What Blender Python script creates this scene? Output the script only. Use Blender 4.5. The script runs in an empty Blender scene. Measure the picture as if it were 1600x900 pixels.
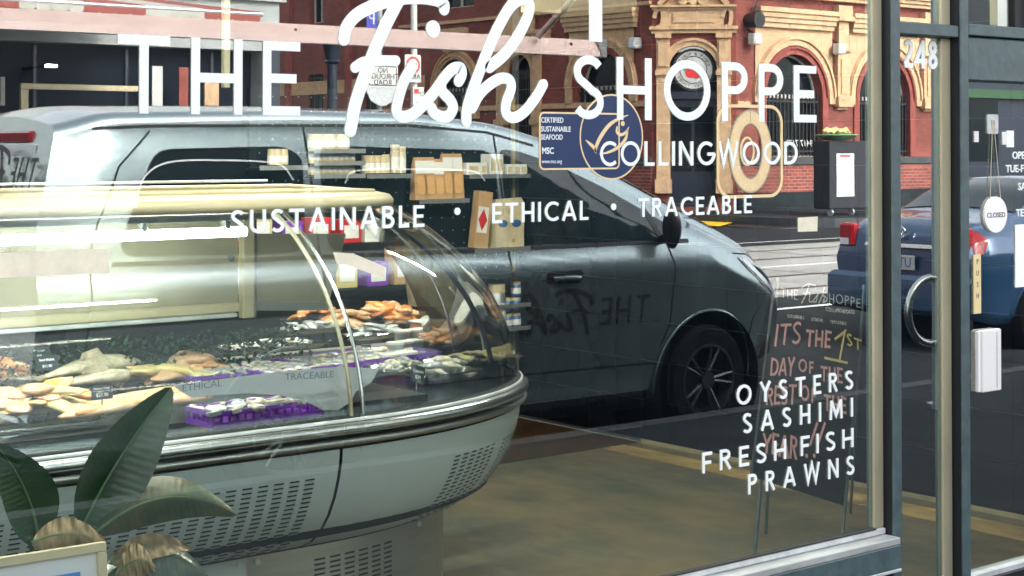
import bpy, bmesh, math, random
from mathutils import Vector, Matrix
random.seed(7)
SC = bpy.context.scene
COL = SC.collection
PI = math.pi

# ---------------------------------------------------------------- camera
# The street: x runs along the shop front, y = 0 is the face of the shop glass, y > 0 is
# inside the shop, y < 0 is the street, z = 0 is the footpath.
EYE = 1.60
CAM = Vector((0.0, -3.0, EYE))
FPX = 2560.0
YAW = math.atan(3170.0 / 2560.0)
PITCH = math.radians(1.0)
cam_d = bpy.data.cameras.new('camera')
cam = bpy.data.objects.new('camera', cam_d)
COL.objects.link(cam)
cam.location = CAM
cam.rotation_euler = (PI / 2 + PITCH, 0, YAW - PI / 2)
cam_d.lens = FPX / 1600 * 36
PPY = 230 - FPX * math.tan(PITCH)
cam_d.shift_y = -(450 - PPY) / 1600
cam_d.clip_start = 0.05
cam_d.clip_end = 2000
SC.camera = cam

# ---------------------------------------------------------------- sky and sun (bright overcast)
W = bpy.data.worlds.new('World')
SC.world = W
W.use_nodes = True
nt = W.node_tree
bg = nt.nodes['Background']
sky = nt.nodes.new('ShaderNodeTexSky')
sky.sky_type = 'NISHITA'
sky.sun_disc = False
SUN_EL, SUN_AZ = math.radians(36), math.radians(78)
sky.sun_elevation = SUN_EL
sky.sun_rotation = PI / 2 - SUN_AZ
sky.air_density = 1.0
sky.dust_density = 4.0
hs = nt.nodes.new('ShaderNodeHueSaturation')
hs.inputs['Saturation'].default_value = 0.22
hs.inputs['Value'].default_value = 1.2
nt.links.new(sky.outputs[0], hs.inputs['Color'])
tcw = nt.nodes.new('ShaderNodeTexCoord')
nzw = nt.nodes.new('ShaderNodeTexNoise')
nzw.inputs['Scale'].default_value = 2.5
nzw.inputs['Detail'].default_value = 5
nt.links.new(tcw.outputs['Generated'], nzw.inputs['Vector'])
mpw = nt.nodes.new('ShaderNodeMapRange')
mpw.inputs['To Min'].default_value = 0.85
mpw.inputs['To Max'].default_value = 1.15
nt.links.new(nzw.outputs[0], mpw.inputs['Value'])
mxw = nt.nodes.new('ShaderNodeVectorMath')
mxw.operation = 'SCALE'
nt.links.new(hs.outputs[0], mxw.inputs[0])
nt.links.new(mpw.outputs[0], mxw.inputs['Scale'])
nt.links.new(mxw.outputs[0], bg.inputs['Color'])
bg.inputs['Strength'].default_value = 0.15
sun_d = bpy.data.lights.new('sun', 'SUN')
sun_d.energy = 0.85
sun_d.angle = math.radians(14)
sun_d.color = (1.0, 0.95, 0.87)
sun = bpy.data.objects.new('sun', sun_d)
COL.objects.link(sun)
_sd = Vector((math.cos(SUN_EL) * math.cos(SUN_AZ), math.cos(SUN_EL) * math.sin(SUN_AZ), math.sin(SUN_EL)))
sun.rotation_euler = _sd.to_track_quat('Z', 'Y').to_euler()
SC.view_settings.view_transform = 'Standard'
SC.view_settings.look = 'None'
SC.view_settings.exposure = 2.4
SC.view_settings.gamma = 1.0
SC.cycles.use_denoising = True
SC.cycles.max_bounces = 10
SC.cycles.transparent_max_bounces = 24
SC.cycles.glossy_bounces = 6
SC.cycles.caustics_reflective = False
SC.cycles.caustics_refractive = False
SC.cycles.sample_clamp_indirect = 6

# ---------------------------------------------------------------- measuring helpers
_F = Vector((math.cos(YAW) * math.cos(PITCH), math.sin(YAW) * math.cos(PITCH), math.sin(PITCH)))
_R = Vector((math.sin(YAW), -math.cos(YAW), 0))
_U = _R.cross(_F)


def ray(px, py):
    return _F + _R * ((px - 800) / FPX) - _U * ((py - PPY) / FPX)


def onY(px, py, y=0.0):
    "the point of a plane parallel to the shop front, y metres inside it, that the survey photo saw there"
    r = ray(px, py)
    return CAM + r * ((y - CAM.y) / r.y)


def onX(px, py, x):
    r = ray(px, py)
    return CAM + r * ((x - CAM.x) / r.x)


def onZ(px, py, z):
    r = ray(px, py)
    return CAM + r * ((z - CAM.z) / r.z)


def mir(px, py, T):
    "a thing seen by reflection: T metres of depth in all; returns its real place out in the street"
    p = onY(px, py, T - 3.0)
    return Vector((p.x, -p.y, p.z))


# ---------------------------------------------------------------- materials
MATS = {}


def _new(name):
    m = bpy.data.materials.new(name)
    m.use_nodes = True
    n = m.node_tree.nodes
    return m, m.node_tree, n['Principled BSDF']


def mat(name, col, rough=0.6, metal=0.0, var=0.0, scale=8.0, bump=0.0, bscale=None, spec=None, col2=None,
        stretch=None, coat=0.0, emit=None, estr=0.0, trans=0.0, detail=6, rvar=0.0):
    if name in MATS:
        return MATS[name]
    m, t, b = _new(name)
    b.inputs['Base Color'].default_value = (*col, 1)
    b.inputs['Roughness'].default_value = rough
    b.inputs['Metallic'].default_value = metal
    if spec is not None:
        b.inputs['Specular IOR Level'].default_value = spec
    if coat:
        b.inputs['Coat Weight'].default_value = coat
        b.inputs['Coat Roughness'].default_value = 0.05
    if emit:
        b.inputs['Emission Color'].default_value = (*emit, 1)
        b.inputs['Emission Strength'].default_value = estr
    if trans:
        b.inputs['Transmission Weight'].default_value = trans
    if var or col2 or bump or rvar:
        tc = t.nodes.new('ShaderNodeTexCoord')
        mp = t.nodes.new('ShaderNodeMapping')
        if stretch:
            mp.inputs['Scale'].default_value = stretch
        t.links.new(tc.outputs['Object'], mp.inputs['Vector'])
        nz = t.nodes.new('ShaderNodeTexNoise')
        nz.inputs['Scale'].default_value = scale
        nz.inputs['Detail'].default_value = detail
        nz.inputs['Roughness'].default_value = 0.65
        t.links.new(mp.outputs[0], nz.inputs['Vector'])
        if var or col2:
            cr = t.nodes.new('ShaderNodeValToRGB')
            a = [max(0, c * (1 - var)) for c in col]
            c2 = col2 if col2 else [min(1, c * (1 + var)) for c in col]
            cr.color_ramp.elements[0].position = 0.35
            cr.color_ramp.elements[1].position = 0.65
            cr.color_ramp.elements[0].color = (*a, 1)
            cr.color_ramp.elements[1].color = (*c2, 1)
            t.links.new(nz.outputs[0], cr.inputs[0])
            t.links.new(cr.outputs[0], b.inputs['Base Color'])
        if rvar:
            mr = t.nodes.new('ShaderNodeMapRange')
            mr.inputs['From Min'].default_value = 0.3
            mr.inputs['From Max'].default_value = 0.7
            mr.inputs['To Min'].default_value = max(0, rough - rvar)
            mr.inputs['To Max'].default_value = min(1, rough + rvar)
            t.links.new(nz.outputs[0], mr.inputs['Value'])
            t.links.new(mr.outputs[0], b.inputs['Roughness'])
        if bump:
            n2 = nz
            if bscale:
                n2 = t.nodes.new('ShaderNodeTexNoise')
                n2.inputs['Scale'].default_value = bscale
                n2.inputs['Detail'].default_value = 5
                t.links.new(mp.outputs[0], n2.inputs['Vector'])
            bp = t.nodes.new('ShaderNodeBump')
            bp.inputs['Strength'].default_value = bump
            bp.inputs['Distance'].default_value = 0.01
            t.links.new(n2.outputs[0], bp.inputs['Height'])
            t.links.new(bp.outputs[0], b.inputs['Normal'])
    MATS[name] = m
    return m


def glassmat(name, refl, tint=(1, 1, 1), rough=0.0, edge=0.35, wob=0.0):
    "thin clear pane: part mirror, part see-through"
    m = bpy.data.materials.new(name)
    m.use_nodes = True
    t = m.node_tree
    t.nodes.remove(t.nodes['Principled BSDF'])
    out = t.nodes['Material Output']
    tr = t.nodes.new('ShaderNodeBsdfTransparent')
    tr.inputs['Color'].default_value = (*tint, 1)
    gl = t.nodes.new('ShaderNodeBsdfGlossy')
    gl.inputs['Roughness'].default_value = rough
    lw = t.nodes.new('ShaderNodeLayerWeight')
    lw.inputs['Blend'].default_value = 0.25
    mr = t.nodes.new('ShaderNodeMapRange')
    mr.inputs['To Min'].default_value = refl
    mr.inputs['To Max'].default_value = min(1, refl + edge)
    t.links.new(lw.outputs['Fresnel'], mr.inputs['Value'])
    mx = t.nodes.new('ShaderNodeMixShader')
    t.links.new(mr.outputs[0], mx.inputs['Fac'])
    t.links.new(tr.outputs[0], mx.inputs[1])
    t.links.new(gl.outputs[0], mx.inputs[2])
    if wob:
        tc = t.nodes.new('ShaderNodeTexCoord')
        nz = t.nodes.new('ShaderNodeTexNoise')
        nz.inputs['Scale'].default_value = 1.2
        t.links.new(tc.outputs['Object'], nz.inputs['Vector'])
        bp = t.nodes.new('ShaderNodeBump')
        bp.inputs['Strength'].default_value = wob
        bp.inputs['Distance'].default_value = 0.002
        t.links.new(nz.outputs[0], bp.inputs['Height'])
        t.links.new(bp.outputs[0], gl.inputs['Normal'])
    t.links.new(mx.outputs[0], out.inputs['Surface'])
    MATS[name] = m
    return m


# ---------------------------------------------------------------- mesh builder
class MB:
    def __init__(self):
        self.v, self.f = [], []

    def quad(self, *p):
        i = len(self.v)
        self.v += [tuple(q) for q in p]
        self.f.append(tuple(range(i, i + len(p))))
        return self

    def box(self, a, b, rot=None, ch=0.0):
        x0, x1 = sorted((a[0], b[0])); y0, y1 = sorted((a[1], b[1])); z0, z1 = sorted((a[2], b[2]))
        if ch and min(x1 - x0, y1 - y0, z1 - z0) > 2.2 * ch:
            return self.chbox(x0, x1, y0, y1, z0, z1, ch, rot)
        p = [Vector((x, y, z)) for z in (z0, z1) for y in (y0, y1) for x in (x0, x1)]
        self._add(p, [(0, 2, 3, 1), (4, 5, 7, 6), (0, 1, 5, 4), (2, 6, 7, 3), (0, 4, 6, 2), (1, 3, 7, 5)], rot)
        return self

    def _add(self, p, fs, rot=None):
        if rot is not None:
            p = [rot @ Vector(q) for q in p]
        i = len(self.v)
        self.v += [tuple(q) for q in p]
        self.f += [tuple(i + k for k in f) for f in fs]

    def chbox(self, x0, x1, y0, y1, z0, z1, c, rot):
        pts = []
        for z, o in ((z0, c), (z0 + c, 0), (z1 - c, 0), (z1, c)):
            X0, X1, Y0, Y1 = x0 + o, x1 - o, y0 + o, y1 - o
            pts += [(X0 + c, Y0, z), (X1 - c, Y0, z), (X1, Y0 + c, z), (X1, Y1 - c, z), (X1 - c, Y1, z), (X0 + c, Y1, z), (X0, Y1 - c, z), (X0, Y0 + c, z)]
        fs = [tuple(range(7, -1, -1)), tuple(range(24, 32))]
        for r in range(3):
            for k in range(8):
                a = r * 8 + k; b = r * 8 + (k + 1) % 8
                fs.append((a, b, b + 8, a + 8))
        self._add(pts, fs, rot)
        return self

    def cyl(self, c, r, h, n=16, axis='z', r2=None, rot=None, cap=True):
        r2 = r if r2 is None else r2
        p = []
        for hh, rr in ((0, r), (h, r2)):
            for k in range(n):
                a = 2 * PI * k / n
                u, v = rr * math.cos(a), rr * math.sin(a)
                q = {'z': (u, v, hh), 'x': (hh, u, v), 'y': (v, hh, u)}[axis]
                p.append(Vector((q[0] + c[0], q[1] + c[1], q[2] + c[2])))
        fs = [(k, (k + 1) % n, n + (k + 1) % n, n + k) for k in range(n)]
        if cap:
            fs += [tuple(range(n - 1, -1, -1)), tuple(range(n, 2 * n))]
        self._add(p, fs, rot)
        return self

    def tube(self, path, r, n=8, cap=True, flat=None):
        path = [Vector(p) for p in path]
        rings = []
        up = Vector((0, 0, 1))
        prev = None
        for i, p in enumerate(path):
            d = (path[min(i + 1, len(path) - 1)] - path[max(i - 1, 0)])
            if d.length < 1e-9:
                d = Vector((0, 0, 1))
            d.normalize()
            if prev is None:
                a = d.cross(up if abs(d.z) < .95 else Vector((1, 0, 0))).normalized()
            else:
                a = (prev - d * prev.dot(d)).normalized()
            prev = a
            b = d.cross(a)
            rr = r[i] if isinstance(r, (list, tuple)) else r
            fl = flat if flat else 1
            rings.append([p + a * rr * math.cos(2 * PI * k / n) + b * rr * fl * math.sin(2 * PI * k / n) for k in range(n)])
        i0 = len(self.v)
        for rg in rings:
            self.v += [tuple(q) for q in rg]
        for i in range(len(rings) - 1):
            for k in range(n):
                a = i0 + i * n + k; b = i0 + i * n + (k + 1) % n
                self.f.append((a, b, b + n, a + n))
        if cap:
            self.f.append(tuple(i0 + k for k in range(n - 1, -1, -1)))
            e = i0 + (len(rings) - 1) * n
            self.f.append(tuple(e + k for k in range(n)))
        return self

    def grid(self, rows, closed=False):
        "rows: list of equal-length point lists"
        i0 = len(self.v); m = len(rows[0])
        for r in rows:
            self.v += [tuple(q) for q in r]
        for i in range(len(rows) - 1):
            for k in range(m if closed else m - 1):
                a = i0 + i * m + k; b = i0 + i * m + (k + 1) % m
                self.f.append((a, b, b + m, a + m))
        return self

    def prism(self, poly, h0, h1, fn):
        "poly: 2-D outline; fn(u, v, h) -> 3-D"
        n = len(poly); i0 = len(self.v)
        for h in (h0, h1):
            self.v += [tuple(fn(u, v, h)) for u, v in poly]
        self.f.append(tuple(i0 + k for k in range(n)))
        self.f.append(tuple(i0 + n + k for k in range(n - 1, -1, -1)))
        for k in range(n):
            a, b = i0 + k, i0 + (k + 1) % n
            self.f.append((b, a, a + n, b + n))
        return self

    def strip(self, line, w, h0, h1, fn, closed=False, capr=False):
        "a ribbon of width w along a 2-D polyline, given depth h0..h1"
        L = [Vector(p) for p in line]
        n = len(L)
        le, ri = [], []
        for i in range(n):
            if closed:
                a, b = L[i] - L[i - 1], L[(i + 1) % n] - L[i]
            else:
                a = L[i] - L[i - 1] if i else L[1] - L[0]
                b = L[i + 1] - L[i] if i < n - 1 else L[i] - L[i - 1]
            a = a.normalized() if a.length > 1e-9 else b.normalized()
            b = b.normalized() if b.length > 1e-9 else a
            na, nb = Vector((-a.y, a.x)), Vector((-b.y, b.x))
            m = na + nb
            m = na if m.length < .2 else m.normalized()
            ww = (w[i] if isinstance(w, (list, tuple)) else w) / 2
            k = ww / max(.35, m.dot(na))
            le.append(L[i] + m * k); ri.append(L[i] - m * k)
        if capr:
            ww = (w[0] if isinstance(w, (list, tuple)) else w) / 2
            we = (w[-1] if isinstance(w, (list, tuple)) else w) / 2
            d0 = (L[0] - L[1]).normalized(); d1 = (L[-1] - L[-2]).normalized()
            for kk in (1, 2, 3):
                a = kk * PI / 6.5
                le.insert(0, L[0] + Vector((d0.y, -d0.x)) * ww * math.cos(a) + d0 * ww * math.sin(a))
                ri.insert(0, L[0] - Vector((d0.y, -d0.x)) * ww * math.cos(a) + d0 * ww * math.sin(a))
                le.append(L[-1] + Vector((-d1.y, d1.x)) * we * math.cos(a) + d1 * we * math.sin(a))
                ri.append(L[-1] - Vector((-d1.y, d1.x)) * we * math.cos(a) + d1 * we * math.sin(a))
        n = len(le); i0 = len(self.v)
        for i in range(n):
            for q, h in ((le[i], h0), (ri[i], h0), (ri[i], h1), (le[i], h1)):
                self.v.append(tuple(fn(q[0], q[1], h)))
        rng = range(n if closed else n - 1)
        for i in rng:
            a = i0 + i * 4; b = i0 + ((i + 1) % n) * 4
            for k in range(4):
                self.f.append((a + k, b + k, b + (k + 1) % 4, a + (k + 1) % 4))
        if not closed:
            self.f.append((i0, i0 + 1, i0 + 2, i0 + 3))
            e = i0 + (n - 1) * 4
            self.f.append((e + 3, e + 2, e + 1, e))
        return self

    def lathe(self, prof, c, n=16, axis='z', rot=None):
        i0 = len(self.v); m = len(prof); p = []
        for k in range(n):
            a = 2 * PI * k / n
            for r, h in prof:
                u, v = r * math.cos(a), r * math.sin(a)
                q = {'z': (u, v, h), 'x': (h, u, v), 'y': (v, h, u)}[axis]
                p.append(Vector((q[0] + c[0], q[1] + c[1], q[2] + c[2])))
        fs = []
        for k in range(n):
            for j in range(m - 1):
                a = k * m + j; b = ((k + 1) % n) * m + j
                fs.append((a, b, b + 1, a + 1))
        self._add(p, fs, rot)
        return self

    def join(self, o, M=None):
        i0 = len(self.v)
        self.v += [tuple(M @ Vector(q)) for q in o.v] if M else list(o.v)
        self.f += [tuple(i0 + k for k in f) for f in o.f]
        return self

    def mesh(self, name, m=None, smooth=False, off=Vector((0, 0, 0))):
        me = bpy.data.meshes.new(name)
        me.from_pydata([tuple(Vector(p) - off) for p in self.v], [], self.f)
        me.validate()
        bm = bmesh.new(); bm.from_mesh(me)
        bmesh.ops.remove_doubles(bm, verts=bm.verts, dist=1e-6)
        bmesh.ops.recalc_face_normals(bm, faces=bm.faces)
        bm.to_mesh(me); bm.free()
        if m is not None:
            me.materials.append(MATS[m] if isinstance(m, str) else m)
        if smooth:
            me.shade_smooth()
            if smooth != 'all':
                me.set_sharp_from_angle(angle=math.radians(38))
        return me

    def build(self, name, m, parent=None, smooth=False, label=None, cat=None, group=None, kind=None):
        off = worldloc(parent)
        o = bpy.data.objects.new(name, self.mesh(name, m, smooth, off))
        COL.objects.link(o)
        if parent:
            o.parent = parent
        if label: o['label'] = label
        if cat: o['category'] = cat
        if group: o['group'] = group
        if kind: o['kind'] = kind
        return o


def worldloc(o):
    v = Vector((0, 0, 0))
    while o is not None:
        v += o.location
        o = o.parent
    return v


def thing(name, label, cat, loc=(0, 0, 0), group=None):
    o = bpy.data.objects.new(name, None)
    COL.objects.link(o)
    o.location = loc
    o.empty_display_size = 0.1
    o['label'] = label; o['category'] = cat
    if group: o['group'] = group
    return o


def dup(root, loc, label=None, rotz=None, scale=None):
    r = root.copy(); COL.objects.link(r); r.location = loc
    if rotz is not None: r.rotation_euler = (0, 0, rotz)
    if scale is not None: r.scale = scale
    if label: r['label'] = label
    for ch in list(root.children):
        c = ch.copy(); COL.objects.link(c); c.parent = r
        for g in list(ch.children):
            d = g.copy(); COL.objects.link(d); d.parent = c
    return r


def text(name, s, m, parent, fn, size, align='LEFT', thick=0.0015, sx=1.0, bold=0.0, label=None):
    "lettering with the built-in font: fn maps (u, v, h) to the place it stands"
    cu = bpy.data.curves.new('t', 'FONT')
    cu.body = s; cu.size = 1.0; cu.align_x = align; cu.extrude = 0.5; cu.offset = bold
    cu.resolution_u = 3
    o = bpy.data.objects.new('t', cu)
    COL.objects.link(o)
    dg = bpy.context.evaluated_depsgraph_get()
    me = bpy.data.meshes.new_from_object(o.evaluated_get(dg))
    bpy.data.objects.remove(o)
    off = worldloc(parent)
    for v in me.vertices:
        v.co = Vector(fn(v.co.x * size * sx, v.co.y * size, (v.co.z + 0.5) * thick)) - off
    me.materials.clear()
    me.materials.append(MATS[m])
    ob = bpy.data.objects.new(name, me)
    COL.objects.link(ob)
    if parent: ob.parent = parent
    if label: ob['label'] = label
    return ob


# stroke lettering (geometric sans): width and centrelines on a unit-high body
def arc(cx, cy, rx, ry, a0, a1, n=14):
    return [(cx + rx * math.cos(math.radians(a0 + (a1 - a0) * i / n)), cy + ry * math.sin(math.radians(a0 + (a1 - a0) * i / n))) for i in range(n + 1)]


def glyph(c, t):
    h = t / 2
    if c == 'T': return .62, [[(0, 1 - h), (.62, 1 - h)], [(.31, 1 - h), (.31, 0)]]
    if c == 'H': return .66, [[(h, 0), (h, 1)], [(.66 - h, 0), (.66 - h, 1)], [(h, .48), (.66 - h, .48)]]
    if c == 'E': return .50, [[(h, 0), (h, 1)], [(h, 1 - h), (.5, 1 - h)], [(h, .5), (.45, .5)], [(h, h), (.5, h)]]
    if c == 'F': return .48, [[(h, 0), (h, 1)], [(h, 1 - h), (.48, 1 - h)], [(h, .5), (.43, .5)]]
    if c == 'L': return .46, [[(h, 0), (h, 1)], [(h, h), (.46, h)]]
    if c == 'I': return t, [[(h, 0), (h, 1)]]
    if c == 'O': return .92, [arc(.46, .5, .46 - h, .5 - h, 0, 360, 36)]
    if c == 'Q': return .92, [arc(.46, .5, .46 - h, .5 - h, 0, 360, 36), [(.55, .3), (.85, -.02)]]
    if c == 'C': return .74, [arc(.46, .5, .46 - h, .5 - h, 48, 312, 26)]
    if c == 'G': return .84, [arc(.46, .5, .46 - h, .5 - h, 48, 360, 30), [(.92 - h, .47), (.52, .47)]]
    if c == 'D': return .74, [[(h, 0), (h, 1)], [(h, 1 - h), (.28, 1 - h)] + arc(.28, .5, .46 - h, .5 - h, 90, -90, 18)[1:] + [(h, h)]]
    if c == 'P': return .54, [[(h, 0), (h, 1)], [(h, 1 - h), (.28, 1 - h)] + arc(.28, .73, .26 - h, .27 - h, 90, -90, 12)[1:] + [(h, .46 + h)]]
    if c == 'R': return .58, [[(h, 0), (h, 1)], [(h, 1 - h), (.28, 1 - h)] + arc(.28, .73, .26 - h, .27 - h, 90, -90, 12)[1:] + [(h, .46 + h)], [(.28, .47), (.52, 0)]]
    if c == 'B': return .56, [[(h, 0), (h, 1)], [(h, 1 - h), (.28, 1 - h)] + arc(.28, .755, .24 - h, .245 - h, 90, -90, 10)[1:] + [(h, .51 + h)], [(.28, .51 + h)] + arc(.28, .29, .28 - h, .29 - h, 90, -90, 12) + [(h, h)]]
    if c == 'U': return .66, [[(h, 1), (h, .33)] + arc(.33, .33, .33 - h, .33 - h, 180, 360, 14)[1:] + [(.66 - h, 1)]]
    if c == 'S': return .54, [arc(.27, .745, .27 - h, .255 - h, 28, 250, 16)[:-1] + [(.25, .52), (.33, .45)] + arc(.26, .265, .28 - h, .265 - h, 50, -150, 16)]
    if c == 'A': return .76, [[(h * .7, 0), (.38, 1)], [(.76 - h * .7, 0), (.38, 1)], [(.15, .3), (.61, .3)]]
    if c == 'N': return .70, [[(h, 0), (h, 1)], [(.70 - h, 0), (.70 - h, 1)], [(h, .98), (.70 - h, .02)]]
    if c == 'M': return .86, [[(h, 0), (.12, 1)], [(.86 - h, 0), (.74, 1)], [(.12, .98), (.43, .2), (.74, .98)]]
    if c == 'W': return 1.06, [[(h, 1), (.28, .03), (.53, .95), (.78, .03), (1.06 - h, 1)]]
    if c == 'Y': return .66, [[(.04, 1), (.33, .5)], [(.62, 1), (.33, .5)], [(.33, .52), (.33, 0)]]
    if c == '2': return .56, [arc(.28, .73, .27 - h, .27 - h, 165, -30, 14) + [(.06, h)], [(.03, h), (.55, h)]]
    if c == '4': return .62, [[(.45, 0), (.45, 1)], [(.45, .97), (.03, .26), (.62, .26)]]
    if c == '8': return .56, [arc(.28, .74, .24 - h, .26 - h, 0, 360, 22), arc(.28, .26, .28 - h, .27 - h, 0, 360, 24)]
    return .35, []


def lettering(root, s, m, x0, x1, ztop, zbot, t, fn, space=.24, wordgap=.5):
    "fit the string s between x0 and x1; ztop and zbot are heights at either end"
    ws = [glyph(c, t)[0] if c != ' ' else wordgap for c in s]
    total = sum(ws) + space * (len(s) - 1)
    k = (x1 - x0) / total
    u = 0
    for c, w in zip(s, ws):
        if c != ' ':
            mb = MB()
            for j, line in enumerate(glyph(c, t)[1]):
                pts = line
                if len(line) > 30 and line[0][0] - line[-1][0] < 1e-6 and abs(line[0][1] - line[-1][1]) < 1e-6:
                    pts, cl = line[:-1], True
                else:
                    cl = False
                P = [((u + a) * k + x0, zbot + b * (ztop - zbot)) for a, b in pts]
                mb.strip(P, t * (ztop - zbot), 0, .0015 + .0002 * j, fn, closed=cl)
            mb.build('letter', m, root)
        u += w + space
    return k


ORD = ['first', 'second', 'third', 'fourth', 'fifth', 'sixth', 'seventh', 'eighth', 'ninth', 'tenth', 'eleventh', 'twelfth']


def circ(n=24, r=1, cx=0, cy=0, ry=None):
    return [(cx + r * math.cos(2 * PI * i / n), cy + (ry or r) * math.sin(2 * PI * i / n)) for i in range(n)]


def rrect(w, h, r, n=5, cx=0, cy=0):
    p = []
    for sx, sy, a0 in ((1, 1, 0), (-1, 1, 90), (-1, -1, 180), (1, -1, 270)):
        for i in range(n + 1):
            a = math.radians(a0 + 90 * i / n)
            p.append((cx + sx * (w / 2 - r) + r * math.cos(a), cy + sy * (h / 2 - r) + r * math.sin(a)))
    return p


def spline(pts, n=8):
    "Catmull-Rom through the points"
    P = [Vector(p) for p in pts]
    P = [P[0] * 2 - P[1]] + P + [P[-1] * 2 - P[-2]]
    out = []
    for i in range(1, len(P) - 2):
        for k in range(n):
            t = k / n
            a, b, c, d = P[i - 1:i + 3]
            out.append(.5 * ((2 * b) + (c - a) * t + (2 * a - 5 * b + 4 * c - d) * t * t + (3 * b - a - 3 * c + d) * t ** 3))
    out.append(P[-2])
    return out


def win(u, v, h):      # on the outer face of the shop glass, standing proud towards the street
    return (u, -.0064 - h, v)
# ---------------------------------------------------------------- the materials in use
mat('asphalt', (.024, .028, .031), .9, spec=.15, var=.25, scale=3, bump=.5, bscale=120)
mat('track_concrete', (.33, .32, .30), .8, var=.16, scale=1.5, bump=.2, bscale=60, stretch=(.3, 1, 1))
mat('rail_steel', (.12, .12, .12), .35, metal=.9)
mat('footpath_stone', (.020, .027, .030), .8, spec=.15, var=.3, scale=2.0, bump=.3, bscale=60)
mat('paver', (.13, .135, .13), .65, var=.35, scale=3.0, bump=.25, bscale=50, rvar=.15)
mat('kerb_stone', (.045, .052, .056), .75, var=.3, scale=5, bump=.4)
mat('road_paint', (.75, .75, .73), .6, var=.12, scale=14)
mat('yellow_paint', (.85, .55, .02), .5, var=.08, scale=8)
mat('cream_render', (.54, .355, .205), .75, var=.16, scale=5, bump=.25, bscale=30)
mat('cream_dark', (.52, .33, .17), .8, var=.2, scale=5, bump=.2)
mat('red_paint_wall', (.25, .052, .037), .7, var=.2, scale=3, bump=.2, bscale=20)
mat('dark_glass', (.006, .010, .012), .08, spec=.22)
mat('window_frame_paint', (.55, .53, .47), .5)
mat('black_iron', (.02, .02, .022), .45, metal=.3)
mat('grey_wall', (.34, .36, .35), .7, var=.1, scale=2, bump=.2)
mat('dark_navy', (.012, .018, .035), .35)
mat('awning_red', (.28, .07, .055), .85, var=.1, scale=6)
mat('awning_white', (.42, .41, .36), .85, var=.1, scale=6)
mat('rail_white', (.58, .42, .38), .35, var=.08, scale=6, stretch=(1, 1, 6))
mat('galv', (.45, .47, .48), .45, metal=.8, var=.12, scale=20)
mat('pole_grey', (.30, .34, .34), .5, var=.12, scale=12)
mat('sign_white', (.55, .55, .53), .4)
mat('sign_black', (.02, .02, .02), .5)
mat('sign_blue', (.04, .05, .38), .4)
mat('sign_red', (.62, .03, .03), .4)
mat('frame_slate', (.060, .100, .106), .42, var=.20, scale=22, bump=.15, rvar=.08)
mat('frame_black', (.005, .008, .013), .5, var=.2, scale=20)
mat('bead_gold', (.38, .36, .25), .42, metal=.25, var=.14, scale=10, stretch=(1, 1, .25))
mat('bead_white', (.62, .66, .66), .4, metal=.3, var=.15, scale=14)
mat('sill_grey', (.40, .42, .41), .5, metal=.2, var=.2, scale=12, stretch=(.4, 1, 1))
mat('tile_black', (.012, .017, .026), .12, var=.3, scale=9)
mat('grout', (.55, .55, .50), .9, var=.2, scale=30)
mat('grout_dark', (.085, .105, .115), .6)
mat('vinyl_white', (.84, .90, .90), .55)
mat('vinyl_cream', (.80, .62, .34), .5, var=.06, scale=30)
mat('sticker_blue', (.008, .032, .105), .35)
mat('paper', (.80, .80, .77), .7)
mat('tape', (.78, .74, .58), .5, var=.08, scale=30)
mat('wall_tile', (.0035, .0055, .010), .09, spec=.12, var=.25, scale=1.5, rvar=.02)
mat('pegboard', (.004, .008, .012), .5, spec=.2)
mat('gold_trim', (.55, .45, .24), .35, metal=.5)
mat('floor_lino', (.145, .115, .062), .42, col2=(.045, .055, .038), scale=1.7, bump=.12, bscale=90, rvar=.15, stretch=(1.6, 1, 1), detail=12)
mat('floor_wood', (.045, .024, .012), .35, var=.35, scale=5, stretch=(.4, 4, 1))
mat('skirting', (.30, .27, .16), .5, var=.2, scale=6)
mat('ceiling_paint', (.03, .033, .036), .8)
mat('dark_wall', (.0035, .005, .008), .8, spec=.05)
mat('counter_paint', (.58, .66, .62), .38, var=.05, scale=3, coat=.15)
mat('counter_dark', (.035, .048, .055), .22, metal=.2)
mat('slot_black', (.006, .008, .01), .8)
mat('steel', (.60, .62, .60), .25, metal=1.0, var=.08, scale=5, stretch=(.3, 3, 3))
mat('steel_brushed', (.45, .46, .43), .34, metal=.9, var=.1, scale=4, stretch=(.3, 3, 8))
mat('steel_tray', (.75, .74, .66), .16, metal=1.0)
mat('cream_plastic', (.50, .44, .28), .4, var=.05, scale=3)
mat('cream_panel', (.36, .335, .235), .35, var=.12, scale=2.5)
mat('tube_white', (1, 1, 1), .5, emit=(.95, 1, .97), estr=20.0)
mat('fill_light', (1, 1, 1), .5, emit=(1.0, .93, .80), estr=115.0)  # glow of the added ceiling fill lamps
mat('black_plastic', (.012, .013, .014), .35)
mat('purple_plastic', (.20, .04, .42), .4, var=.12, scale=14)
mat('ice', (.70, .74, .76), .25, var=.1, scale=30, bump=.8, bscale=40)
mat('kale', (.014, .05, .022), .7, var=.6, scale=30)
mat('fish_silver', (.34, .29, .19), .25, metal=.1, col2=(.80, .70, .50), scale=14, bump=.2, bscale=60)
mat('fish_pink', (.60, .27, .12), .30, col2=(.84, .62, .38), scale=22, stretch=(1, 5, 5), coat=.3)
mat('fish_orange', (.66, .15, .02), .32, col2=(.84, .42, .12), scale=16, coat=.3)
mat('oyster_shell', (.60, .54, .42), .4, var=.55, scale=40, bump=.5)
mat('oyster_grey', (.36, .38, .37), .3, var=.3, scale=40)
mat('tub_clear', (.55, .58, .60), .15, var=.2, scale=20)
mat('tub_lid', (.84, .84, .78), .35)
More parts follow.
